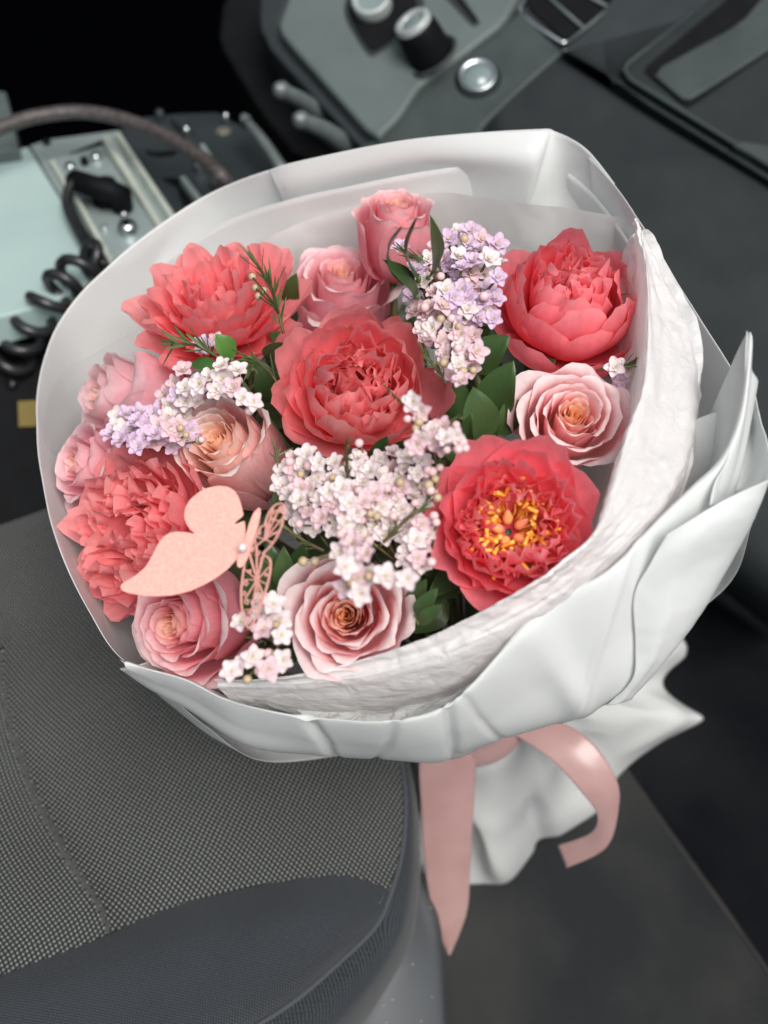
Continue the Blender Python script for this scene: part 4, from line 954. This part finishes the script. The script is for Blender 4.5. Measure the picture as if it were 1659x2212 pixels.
Q2 = [(-150, 2330, -.004), (0, 2310, .0), (200, 2270, .002), (350, 2235, .0), (470, 2195, -.002), (600, 2130, -.006), (715, 2060, -.012), (822, 1990, -.024)]
Q3 = [(-150, 2420, -.025), (0, 2400, -.02), (200, 2370, -.018), (360, 2310, -.02), (500, 2245, -.02), (625, 2170, -.022), (725, 2085, -.024), (830, 2000, -.030)]
rows = loft([Z(r) for r in (Q0, Q1, Q2, Q3)], 100, 50)
flipfix(sheet('front_bolster', rows, M['bolster'], seat, lambda p, s, t: .0012 * nz(p, 18, 6), uvfn=lambda v, s, t: (v.x * .8 + v.y * .6, v.y * .8 - v.x * .6)), Vector((0, 0, 1)))
# side panel runs down from the seam all round the outer corner
P0 = [(200, 2372, -.018), (360, 2312, -.02), (500, 2247, -.02), (625, 2172, -.022), (725, 2087, -.024), (815, 2000, -.024), (845, 1922, -.016), (870, 1828, -.018), (875, 1700, -.018), (848, 1540, -.02), (802, 1388, -.022)]
P1 = [(260, 2500, -.03), (440, 2420, -.03), (580, 2330, -.03), (700, 2240, -.03), (790, 2140, -.03), (862, 2030, -.03), (888, 1930, -.026), (897, 1820, -.026), (893, 1700, -.026), (866, 1540, -.03), (818, 1388, -.03)]
P2 = [(300, 2560, -.09), (480, 2470, -.09), (620, 2370, -.085), (735, 2270, -.08), (820, 2160, -.08), (885, 2040, -.075), (904, 1930, -.07), (907, 1820, -.065), (900, 1700, -.065), (872, 1540, -.065), (822, 1388, -.065)]
P3 = [(280, 2560, -.16), (460, 2460, -.16), (600, 2360, -.16), (715, 2260, -.16), (800, 2150, -.16), (860, 2030, -.15), (885, 1930, -.14), (892, 1820, -.14), (885, 1700, -.14), (860, 1540, -.14), (810, 1388, -.14)]
rows = loft([Z(r) for r in (P0, P1, P2, P3)], 120, 40)
flipfix(sheet('side_panel', rows, M['bolster'], seat, lambda p, s, t: .001 * nz(p, 25, 8), uvfn=lambda v, s, t: (v.x * .8 + v.y * .6, v.z * 1.2 + v.y * .4)), Vector((.5, 0, 1)))
# piping seam along the bolster edge, with stitches beside it
seam = spline(Z([(360, 2311, -.019), (500, 2245, -.018), (625, 2170, -.020), (725, 2086, -.022), (812, 2000, -.022), (846, 1924, -.014), (870, 1828, -.016), (874, 1700, -.016), (846, 1540, -.018)]), 60)
tube('piping', seam, .0013, M['bolster'], seat, 6)
st_pts = spline(Z([(350, 2290, -.016), (490, 2225, -.014), (612, 2150, -.016), (710, 2068, -.018), (795, 1988, -.0195), (828, 1935, -.011)]), 90)
vs, fs = [], []
for i in range(0, 88, 2):
    v, f = tube_geo([st_pts[i] + Vector((0, 0, .0006)), st_pts[i + 1] + Vector((0, 0, .0006))], .0005, 5); o = len(vs); vs += v; fs += [tuple(x + o for x in y) for y in f]
M['thread'] = noisy(mat('grey_thread', (.10, .11, .12), .7), (.07, .08, .09), 200)
tag(link('stitching', mesh('stitching', [v - seat.location for v in vs], fs, M['thread']), seat), kind='stuff')
T0 = [(905, 1880, -.12), (915, 1905, -.115), (945, 1975, -.115), (957, 2050, -.12), (961, 2130, -.125), (965, 2230, -.13), (968, 2400, -.13)]
T1 = [(895, 1880, -.105), (895, 1930, -.10), (915, 1995, -.10), (925, 2065, -.10), (928, 2140, -.105), (930, 2240, -.11), (930, 2400, -.11)]
T2 = [(870, 1880, -.10), (860, 1960, -.095), (850, 2040, -.095), (820, 2110, -.095), (780, 2180, -.098), (740, 2260, -.10), (700, 2400, -.10)]
T3 = [(860, 1880, -.14), (830, 1960, -.14), (800, 2060, -.14), (760, 2130, -.14), (700, 2200, -.14), (640, 2280, -.14), (560, 2400, -.14)]
TD = [(905, 1880, -.2), (912, 1905, -.2), (940, 1975, -.2), (950, 2050, -.2), (953, 2130, -.2), (957, 2230, -.2), (960, 2400, -.2)]
rows = loft([Z(r) for r in (TD, T0, T1, T2, T3)], 60, 40)
flipfix(sheet('base_trim', rows, M['grey_trim'], seat), Vector((.3, 0, 1)))
# dust and lint specks on the trim
rnd = random.Random(9); vs, fs = [], []
M['lint'] = mat('pale_lint', (.5, .5, .48), .9)
for i in range(7):
    c = rows[rnd.randrange(12, 27)][rnd.randrange(2, 50)]; a = rnd.uniform(0, 6.28); L = rnd.uniform(.0004, .0012); d = Vector((math.cos(a), math.sin(a), .2)) * L
    v, f = tube_geo([c + Vector((0, 0, .0005)) - d, c + Vector((0, 0, .0008)), c + Vector((0, 0, .0005)) + d], .00022, 4); o = len(vs); vs += v; fs += [tuple(x + o for x in y) for y in f]
tag(link('lint', mesh('lint', [v - seat.location for v in vs], fs, M['lint']), seat), kind='stuff')

# floor and mat, footwell shell coloured near-black for its shade
def box(name, x0, x1, y0, y1, z0, z1, m, kind='structure'):
    v = [(x, y, z) for z in (z0, z1) for y in (y0, y1) for x in (x0, x1)]
    f = [(0, 2, 3, 1), (4, 5, 7, 6), (0, 1, 5, 4), (1, 3, 7, 5), (3, 2, 6, 7), (2, 0, 4, 6)]
    return tag(link(name, mesh(name, v, f, m, False)), kind=kind)
box('floor', -1.6, 1.0, -.8, 2.2, FLOORZ - .06, FLOORZ - .012, M['void'])
M['mat'] = noisy(mat('worn_footwell_mat', (.017, .019, .021), .85, spec=.15), (.046, .046, .044), 7, 7, (.38, .72), .7, 420, .0012)
matt = empty('floor_mat', (.35, .3, FLOORZ - .012)); tag(matt, 'scuffed dark grey footwell mat under the tail of the bouquet', 'floor mat')
vs = []
LNA, LNB = onz(1370, 1690, FLOORZ), onz(1659, 2105, FLOORZ); LD = (LNB - LNA).normalized(); LN = Vector((LD.y, -LD.x, 0))
sgn = 1 if LN.x > 0 else -1; LN = LN * sgn
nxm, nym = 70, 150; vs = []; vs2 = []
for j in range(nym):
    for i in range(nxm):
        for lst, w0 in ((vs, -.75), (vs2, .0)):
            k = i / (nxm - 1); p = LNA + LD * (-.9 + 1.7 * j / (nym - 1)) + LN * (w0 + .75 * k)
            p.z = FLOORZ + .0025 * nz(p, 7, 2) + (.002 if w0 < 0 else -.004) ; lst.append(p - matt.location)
link('mat_surface', mesh('mat_surface', vs, gridfaces(nxm, nym), M['mat']), matt)
M['shade_carpet'] = noisy(mat('shade_painted_carpet', (.006, .007, .009), .95, spec=.05), (.015, .016, .018), 9, 7, (.35, .7), .8, 500, .0015)  # floor beyond the mat seam, footwell shade painted into its colour
car = link('shade_carpet', mesh('shade_carpet', [v + matt.location for v in vs2], gridfaces(nxm, nym), M['shade_carpet'])); tag(car, kind='structure')
M['mat_edge'] = noisy(mat('worn_mat_seam', (.035, .033, .030), .9), (.02, .02, .02), 60)
tube('mat_seam', [LNA + LD * (-.3 + .07 * i) + Vector((0, 0, .001 + .0012 * nz((i, 0, 0), 1))) + LN * .004 * nz((i, 3, 0), .7) for i in range(14)], .0022, M['mat_edge'], matt, 6)
T_A, T_B = onz(1050, 800, FLOORZ), onz(1900, 1330, FLOORZ)
vs = [T_A, T_B, T_B + Vector((.05, .14, .22)), T_A + Vector((.05, .14, .22))]
tag(link('toe_board', mesh('toe_board', vs, [(0, 1, 2, 3)], M['void'], False)), kind='structure')  # near-black as well, for the shadow under the dash
box('bulkhead', -1.6, 1.0, 1.75, 1.82, FLOORZ - .02, .9, M['void'])
box('tunnel_side', -1.62, -1.56, -.8, 1.9, FLOORZ - .02, .9, M['void'])
# added panel out of frame at right, keeps low light off the footwell
M['blocker'] = noisy(mat('dark_blocker', (.02, .023, .025), .8), (.012, .014, .016), 30)
box('light_blocker', .52, .56, -.35, 1.2, FLOORZ, .34, M['blocker'])
M['roof'] = noisy(mat('pale_headliner', (.35, .36, .35), .9), (.3, .31, .3), 30)

# dashboard
PD_ = Plane(1030, 170, .92, (-.12, .28, .95))
dash = empty('dashboard', PD_.pt(1030, 170, -.05)); tag(dash, 'grey car dashboard with push buttons, air vent and glovebox behind the bouquet', 'dashboard')
def DP(l): return [PD_.pt(*p) for p in l]
E0 = [(1195, 112, -.03), (1330, 195, -.03), (1500, 298, -.03), (1659, 394, -.03), (1850, 510, -.03)]
E0b = [(1205, 126, .004), (1328, 204, .004), (1495, 308, .004), (1655, 406, .004), (1845, 524, .004)]
E1 = [(1192, 140, .012), (1315, 220, .012), (1480, 325, .012), (1640, 426, .012), (1830, 550, .012)]
E2 = [(1125, 200, .008), (1230, 320, .008), (1400, 470, .010), (1580, 620, .010), (1800, 800, .012)]
E3 = [(1062, 262, .004), (1120, 480, .004), (1270, 720, .004), (1480, 930, .004), (1760, 1150, .004)]
E4 = [(1010, 330, -.03), (1050, 620, -.02), (1180, 880, -.03), (1400, 1090, -.03), (1700, 1330, -.03)]
E5 = [(1000, 360, -.16), (1030, 640, -.16), (1150, 900, -.18), (1370, 1120, -.20), (1680, 1370, -.2)]
rows = loft([DP(e) for e in (E0, E0b, E1, E2, E3, E4, E5)], 90, 70)
sheet('lower_panel', rows, M['dash_dark'], dash, lambda p, s, t: .0012 * nz(p, 12, 2))
prism('console_panel', [(560, 420), (813, 297), (850, 262), (905, 190), (1000, 120), (1085, 55), (1125, 20), (1160, 60), (1216, 110), (1205, 124), (1130, 190), (1048, 268), (1010, 330), (900, 420)], PD_, -.06, .010, M['dash_mid'], dash, 1, .003)
prism('centre_bezel', [(640, -60), (600, 52), (608, 76), (812, 304), (862, 256), (905, 190), (935, 165), (1010, 112), (1090, 50), (1150, -60)], PD_, -.05, .018, M['dash_light'], dash, 1, .004, 3)
prism('bezel_side', [(560, -60), (560, 60), (585, 110), (790, 330), (812, 304), (600, 70), (640, -60)], PD_, -.10, .004, M['dash_smooth'], dash, 1, .003)
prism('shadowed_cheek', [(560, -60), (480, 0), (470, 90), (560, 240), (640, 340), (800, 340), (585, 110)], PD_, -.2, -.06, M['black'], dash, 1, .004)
prism('slot', [(940, -30), (1022, 58), (1040, 50), (985, -30)], PD_, .010, .019, M['dash_smooth'], dash, 1, .0006)
prism('slot', [(962, -30), (1026, 48), (1032, 44), (975, -30)], PD_, .010, .0202, M['black'], dash, 0, .0004)
# recess round the gear selector ring
prism('selector_surround', [(770, -60), (735, 25), (790, 118), (815, 126), (925, 38), (900, -60)], PD_, .010, .0188, M['dash_smooth'], dash, 2, .0012)
prism('selector_recess', [(780, -60), (748, 25), (794, 104), (812, 110), (908, 34), (885, -60)], PD_, .012, .0202, M['black'], dash, 2, .0006)
def ring_prof(a, b, h, e=.0012): return [(a, 0), (a, h - e), (a + e, h), (b - e, h), (b, h - e), (b, 0)]
def px(q, c): return qsize(q, c)
def knob(name, q, rings, tilt=(0, 0, 0), h0=.018):
    c = PD_.pt(q[0], q[1], h0)
    axn = (PD_.n + RW @ Vector(tilt)).normalized()
    k = empty(name, c); k.parent = dash; k.matrix_parent_inverse = Matrix.Translation(-dash.location)
    for nm, prof, m in rings:
        vs, fs = lathe_geo([(px(r, c), h) for r, h in prof], 36); B_ = basis(axn)
        o = link(nm, mesh(nm, [B_ @ v for v in vs], fs, m), k)
    return k
M['glass_grey'] = mat('clear_button_cap', (.17, .22, .22), .15, .0, .6)
M['ring_white'] = noisy(mat('pale_ring_paint', (.40, .44, .43), .4, .2), (.32, .36, .35), 80)
knob('selector_ring', (806, 14), [('collar', [(30, 0), (30, .012), (36, .014), (42, .012), (42, 0)], M['ring_white']), ('face', [(31, .009), (.1, .0095)], M['glass_grey'])], (-.05, -.1, 0), .02)
knob('rotary_knob', (932, 120), [('well', [(62, .0), (60, .0015), (54, .001), (53, -.002)], M['dash_mid']), ('grip', [(50, -.002), (47, .020), (44, .028), (40, .031), (.1, .031)], M['black']),
      ('trim_ring', [(41, .030), (40, .0345), (36, .036), (25, .035), (23, .033)], M['ring_white']), ('cap', [(24, .033), (20, .0345), (.1, .0345)], M['glass_grey'])], (-.55, .42, 0), .0185)
knob('start_button', (1032, 171), [('well', [(50, .0), (47, .001), (45, .0)], M['black']), ('trim_ring', [(44, .0), (42, .006), (38, .007), (32, .005)], M['chrome']), ('cap', [(32, .004), (29, .006), (.1, .0065)], M['glass_grey'])], (0, 0, 0), .010)
# vent
prism('vent_body', [(1105, 20), (1150, -60), (1380, -60), (1345, 0), (1232, 108), (1212, 112)], PD_, -.06, .002, M['dash_smooth'], dash, 1, .002)
prism('vent_opening', [(1135, 10), (1165, -50), (1345, -50), (1320, 0), (1230, 80), (1215, 84)], PD_, -.04, .0045, M['black'], dash, 1, .0005)
def bar(name, pts, r, m, par=None, n=8): return tube(name, [PD_.pt(*p) for p in pts], r, m, par or dash, n)
bar('vent_trim', [(1150, -30, .007), (1122, 18, .007), (1126, 32, .007), (1165, 62, .007), (1215, 93, .007), (1228, 92, .007)], .0022, M['chrome'])
bar('vent_trim', [(1226, 92, .007), (1285, 45, .007), (1345, -10, .007)], .0014, M['dash_light'])
for a, b in (((1168, -20), (1262, 62)), ((1230, -30), (1318, 18)), ((1110, -10), (1222, 78))):
    if a[0] > 1150: bar('slat', [(a[0], a[1], .006), (b[0], b[1], .006)], .0017, M['dash_light'])
# glovebox door and its handle recess
prism('glovebox_surround', [(1226, 108), (1300, 40), (1360, -60), (1600, -60), (1565, 0), (1330, 178), (1320, 195), (1330, 205), (1400, 250), (1659, 403), (1850, 520), (1850, 500), (1659, 386), (1400, 226)][:6] + [(1320, 168), (1400, 226), (1659, 386), (1850, 502), (1850, 300), (1850, -60), (1590, -60)][:4] + [(1850, -60)], PD_, -.05, .014, M['dash_smooth'], dash, 0, .003)
prism('glovebox_lid', [(1600, -60), (1530, 0), (1358, 138), (1350, 152), (1358, 166), (1659, 352), (1850, 470), (1850, -60)], PD_, .0, .021, M['dash_dark'], dash, 1, .003, 3)
bar('lid_edge', [(1520, 10, .0205), (1356, 138, .0205), (1348, 152, .0205), (1362, 172, .0205), (1659, 355, .0205), (1850, 473, .0205)], .0022, M['dash_mid'])
prism('handle_recess_shadow', [(1620, -60), (1580, -10), (1396, 142), (1392, 156), (1480, 232), (1496, 228), (1680, 100), (1850, -20), (1850, -60)], PD_, .0, .0222, M['black'], dash, 1, .0008)  # flat black plate stands for the shadow around the handle
prism('glovebox_handle', [(1680, -50), (1600, 48), (1404, 155), (1482, 220), (1552, 178), (1680, 95), (1850, -20), (1850, -50)], PD_, .0, .0262, M['dash_mid'], dash, 1, .002, 3)
prism('lid_patch', [(1580, 312), (1600, 302), (1700, 318), (1850, 330), (1850, 470), (1659, 352)], PD_, .0, .0228, M['dash_mid'], dash, 1, .002)  # paler grey patch at the lower edge of the lid

# metal equipment box with its bracket, left behind the bouquet
PB2 = WPlane((0, .7, .03), (0, .12, 1))
gear = empty('equipment_box', PB2.pt(180, 450, -.02)); tag(gear, 'pale metal equipment box with bolted bracket at the far left of the console', 'metal box')
def ZA(x, y): return (.3472 * x, 164.6 + .3472 * y)
def za(l): return [ZA(*p) for p in l]
prism('lid_plate', za([(-120, 490), (0, 465), (175, 438), (400, 800), (540, 1060), (640, 1220), (480, 1330), (280, 1420), (0, 1495), (-120, 1530)]), PB2, -.02, .004, M['plate'], gear, 0, .0015)
prism('side_wall', za([(-120, 1530), (0, 1497), (280, 1422), (480, 1332), (640, 1222), (700, 1300), (500, 1450), (280, 1540), (-120, 1660)]), PB2, -.06, -.02, M['black'], gear, 0, .001)
prism('bracket_base', za([(185, 430), (300, 392), (740, 335), (1120, 900), (1000, 990), (690, 1180), (560, 1075), (400, 790)]), PB2, -.02, .002, M['alu'], gear, 0, .001)
prism('bracket_window', za([(430, 480), (632, 396), (650, 420)]), PB2, -.01, .0032, M['black'], gear, 0, .0002)
prism('bracket_panel', za([(312, 520), (600, 442), (680, 520), (985, 960), (705, 1130), (650, 1080), (400, 660)]), PB2, -.01, .006, M['alu'], gear, 0, .001)
prism('rail', za([(628, 372), (672, 362), (1035, 940), (1000, 965)]), PB2, -.01, .013, M['rail'], gear, 0, .0015)
prism('rail', za([(715, 350), (742, 340), (1115, 898), (1080, 915)]), PB2, -.01, .009, M['rail'], gear, 0, .0015)
prism('rail', za([(455, 745), (482, 735), (705, 1135), (680, 1160)]), PB2, -.01, .012, M['rail'], gear, 0, .001)
prism('rail', za([(308, 522), (335, 515), (410, 640), (385, 650)]), PB2, -.01, .010, M['rail'], gear, 0, .001)
def bump_(name, q, r, h, m, par, pl, h0=.004):
    c = pl.pt(q[0], q[1], h0); r = qsize(r, c)
    return lathe(name, [(r, 0), (r, h * .5), (r * .8, h * .9), (r * .3, h), (.0001, h)], m, par, c, pl.n, 20)
bump_('wing_nut', ZA(800, 975), 22, .010, M['chrome'], gear, PB2, .006)
bump_('wing_nut', ZA(778, 895), 9, .008, M['chrome'], gear, PB2, .006)
bump_('nut_hub', ZA(800, 985), 7, .014, M['black'], gear, PB2, .006)
bump_('screw', ZA(105, 455), 9, .003, M['black'], gear, PB2); bump_('screw', ZA(290, 412), 9, .003, M['black'], gear, PB2)
bump_('screw', ZA(600, 520), 12, .006, M['chrome'], gear, PB2, .006); bump_('screw', ZA(440, 575), 12, .005, M['chrome'], gear, PB2, .006); bump_('screw', ZA(530, 548), 9, .007, M['black'], gear, PB2, .006)
bump_('screw', ZA(650, 950), 7, .003, M['chrome'], gear, PB2, .006)
tube('latch_handle', [PB2.pt(*ZA(470, 650), .02), PB2.pt(*ZA(560, 680), .028), PB2.pt(*ZA(680, 710), .028), PB2.pt(*ZA(755, 740), .02), PB2.pt(*ZA(760, 820), .008)], .009, M['black'], gear, 12)
bump_('latch_knob', ZA(670, 780), 32, .02, M['black'], gear, PB2, .006)
# cords
cord = empty('coiled_cord', PB2.pt(200, 560, .02)); tag(cord, 'black coiled handset cord hanging over the edge of the metal box', 'cord')
path = spline([PB2.pt(*ZA(640, 1180), .014), PB2.pt(*ZA(560, 1150), .018), PB2.pt(*ZA(440, 1260), .014), PB2.pt(*ZA(350, 1350), .010), PB2.pt(*ZA(230, 1500), -.004), PB2.pt(*ZA(150, 1620), -.02), PB2.pt(*ZA(90, 1760), -.04), PB2.pt(*ZA(20, 1850), -.05)], 400)
pts = []; ph = 0
for i in range(1, 399):
    t = (path[i + 1] - path[i - 1]).normalized(); n1 = t.cross(Vector((0, 0, 1))).normalized(); n2 = t.cross(n1); ph = i / 398 * 2 * math.pi * 7.5
    rr = .0125 * min(1, i / 40)
    pts.append(path[i] + (n1 * math.cos(ph) + n2 * math.sin(ph)) * rr)
tube('coil', pts, .0042, M['rubber'], cord, 8)
tube('straight_lead', spline([PB2.pt(*ZA(640, 1180), .012), PB2.pt(*ZA(560, 1090), .012), PB2.pt(*ZA(470, 930), .014), PB2.pt(*ZA(415, 790), .018), PB2.pt(*ZA(440, 680), .024), PB2.pt(*ZA(520, 660), .024)], 30), .0042, M['rubber'], cord, 8)
tube('lead_twin', spline([PB2.pt(*ZA(660, 1180), .010), PB2.pt(*ZA(590, 1070), .012), PB2.pt(*ZA(500, 930), .012), PB2.pt(*ZA(440, 800), .014), PB2.pt(*ZA(430, 720), .018)], 24), .0028, M['rubber'], cord, 8)
hose = empty('sleeved_cable', PB2.pt(156, 239, .05)); tag(hose, 'thick brown sleeved cable arching above the metal box', 'cable')
tube('cable', spline([PB2.pt(-60, 300, .05)] + [PB2.pt(*ZA(x, y), .05) for x, y in ((0, 322), (200, 255), (450, 222), (650, 240), (850, 295), (1050, 385), (1250, 505), (1400, 645))] + [PB2.pt(520, 430, .0)], 60), .0058, M['hose'], hose, 12)
# dark console deck with brackets and bolts beside the box
deck = empty('console_deck', PB2.pt(400, 330, -.02)); tag(deck, 'dark metal console deck with small brackets and bolts behind the wrapping', 'console')
M['deck'] = plastic('dark_deck_metal', (.028, .036, .040), (.016, .021, .023), .42, 12, .2, 300)
prism('deck_plate', za([(740, 330), (900, 250), (1100, 230), (1350, 220), (1700, 420), (1900, 700), (1700, 1000), (1120, 900)]), PB2, -.03, -.004, M['deck'], deck, 0, .002)
prism('deck_slot', za([(900, 455), (960, 470), (1110, 455), (1080, 490), (1000, 498), (930, 486)]), PB2, -.02, -.0028, M['black'], deck, 1, .0003)
prism('bracket', za([(1010, 632), (1110, 628), (1240, 830), (1160, 860), (1100, 680)]), PB2, -.02, -.002, M['black'], deck, 0, .0004)
prism('bracket', za([(1115, 625), (1150, 615), (1285, 790), (1250, 805)]), PB2, -.02, .006, M['alu'], deck, 0, .0008)
prism('bracket', za([(1240, 420), (1270, 415), (1335, 520), (1310, 530)]), PB2, -.02, .006, M['alu'], deck, 0, .0008)
prism('bracket', za([(1370, 570), (1385, 560), (1480, 680), (1460, 695)]), PB2, -.02, .004, M['deck'], deck, 0, .0008)
prism('bracket', za([(1060, 250), (1130, 235), (1200, 330), (1150, 345)]), PB2, -.02, .004, M['deck'], deck, 0, .0008)
for x, y, r, m in ((1240, 585, 11, 'chrome'), (1165, 372, 10, 'chrome'), (1410, 290, 9, 'chrome'), (1340, 700, 9, 'deck'), (1000, 270, 10, 'deck')): bump_('bolt', ZA(x, y), r, .01, M[m], deck, PB2, -.003)
M['tan'] = noisy(mat('tan_washer', (.14, .13, .10), .5), (.1, .1, .08), 90); bump_('oval_plate', ZA(1390, 350), 16, .003, M['tan'], deck, PB2, -.003)
prism('grey_post', [(-60, 190), (12, 196), (24, 240), (40, 318), (-60, 335)], WPlane((0, .75, .02), (0, .1, 1)), -.03, .02, M['dash_light'], deck, 0, .003)
# levers near the dash
def lever(a, b, r0, r1, lab):
    o = empty('lever', a); tag(o, lab, 'lever'); tube('shaft', spline([a, a.lerp(b, .5) + Vector((0, 0, .003)), b], 10), lambda t: r0 + (r1 - r0) * t, M['alu2'], o, 10)
    lathe('tip', [(r0 * 1.2, 0), (r0 * 1.25, .004), (r0 * .8, .009), (.0001, .011)], M['alu2'], o, a, (a - b).normalized(), 14)
M['alu2'] = noisy(mat('dull_grey_metal', (.16, .19, .19), .45, .3), (.12, .14, .14), 60)
lever(P(612, 198, .90), P(706, 260, .96), .006, .009, 'upper of the two blunt grey levers below the dashboard')
lever(P(655, 262, .88), P(755, 320, .94), .006, .010, 'lower of the two blunt grey levers, just above the wrapping')
lever(P(535, 265, .93), P(612, 370, .90), .004, .005, 'thin grey rod standing left of the two blunt levers')
# dark locker beside the seat with a yellow label
lock = empty('side_locker', onz(60, 1000, -.03)); tag(lock, 'black side of the centre console with a yellow label', 'console side')
pl_ = WPlane(onz(60, 1000, -.03), (.0, -.35, .95))
prism('side_face', [(-200, 700), (100, 690), (300, 640), (500, 700), (500, 1100), (150, 1110), (0, 1170), (-200, 1240)], pl_, -.03, 0, M['black'], lock, 0, .003)
prism('yellow_label', [(38, 866), (90, 864), (90, 920), (40, 922)], pl_, 0, .001, M['yellow'], lock, 0, .0003)
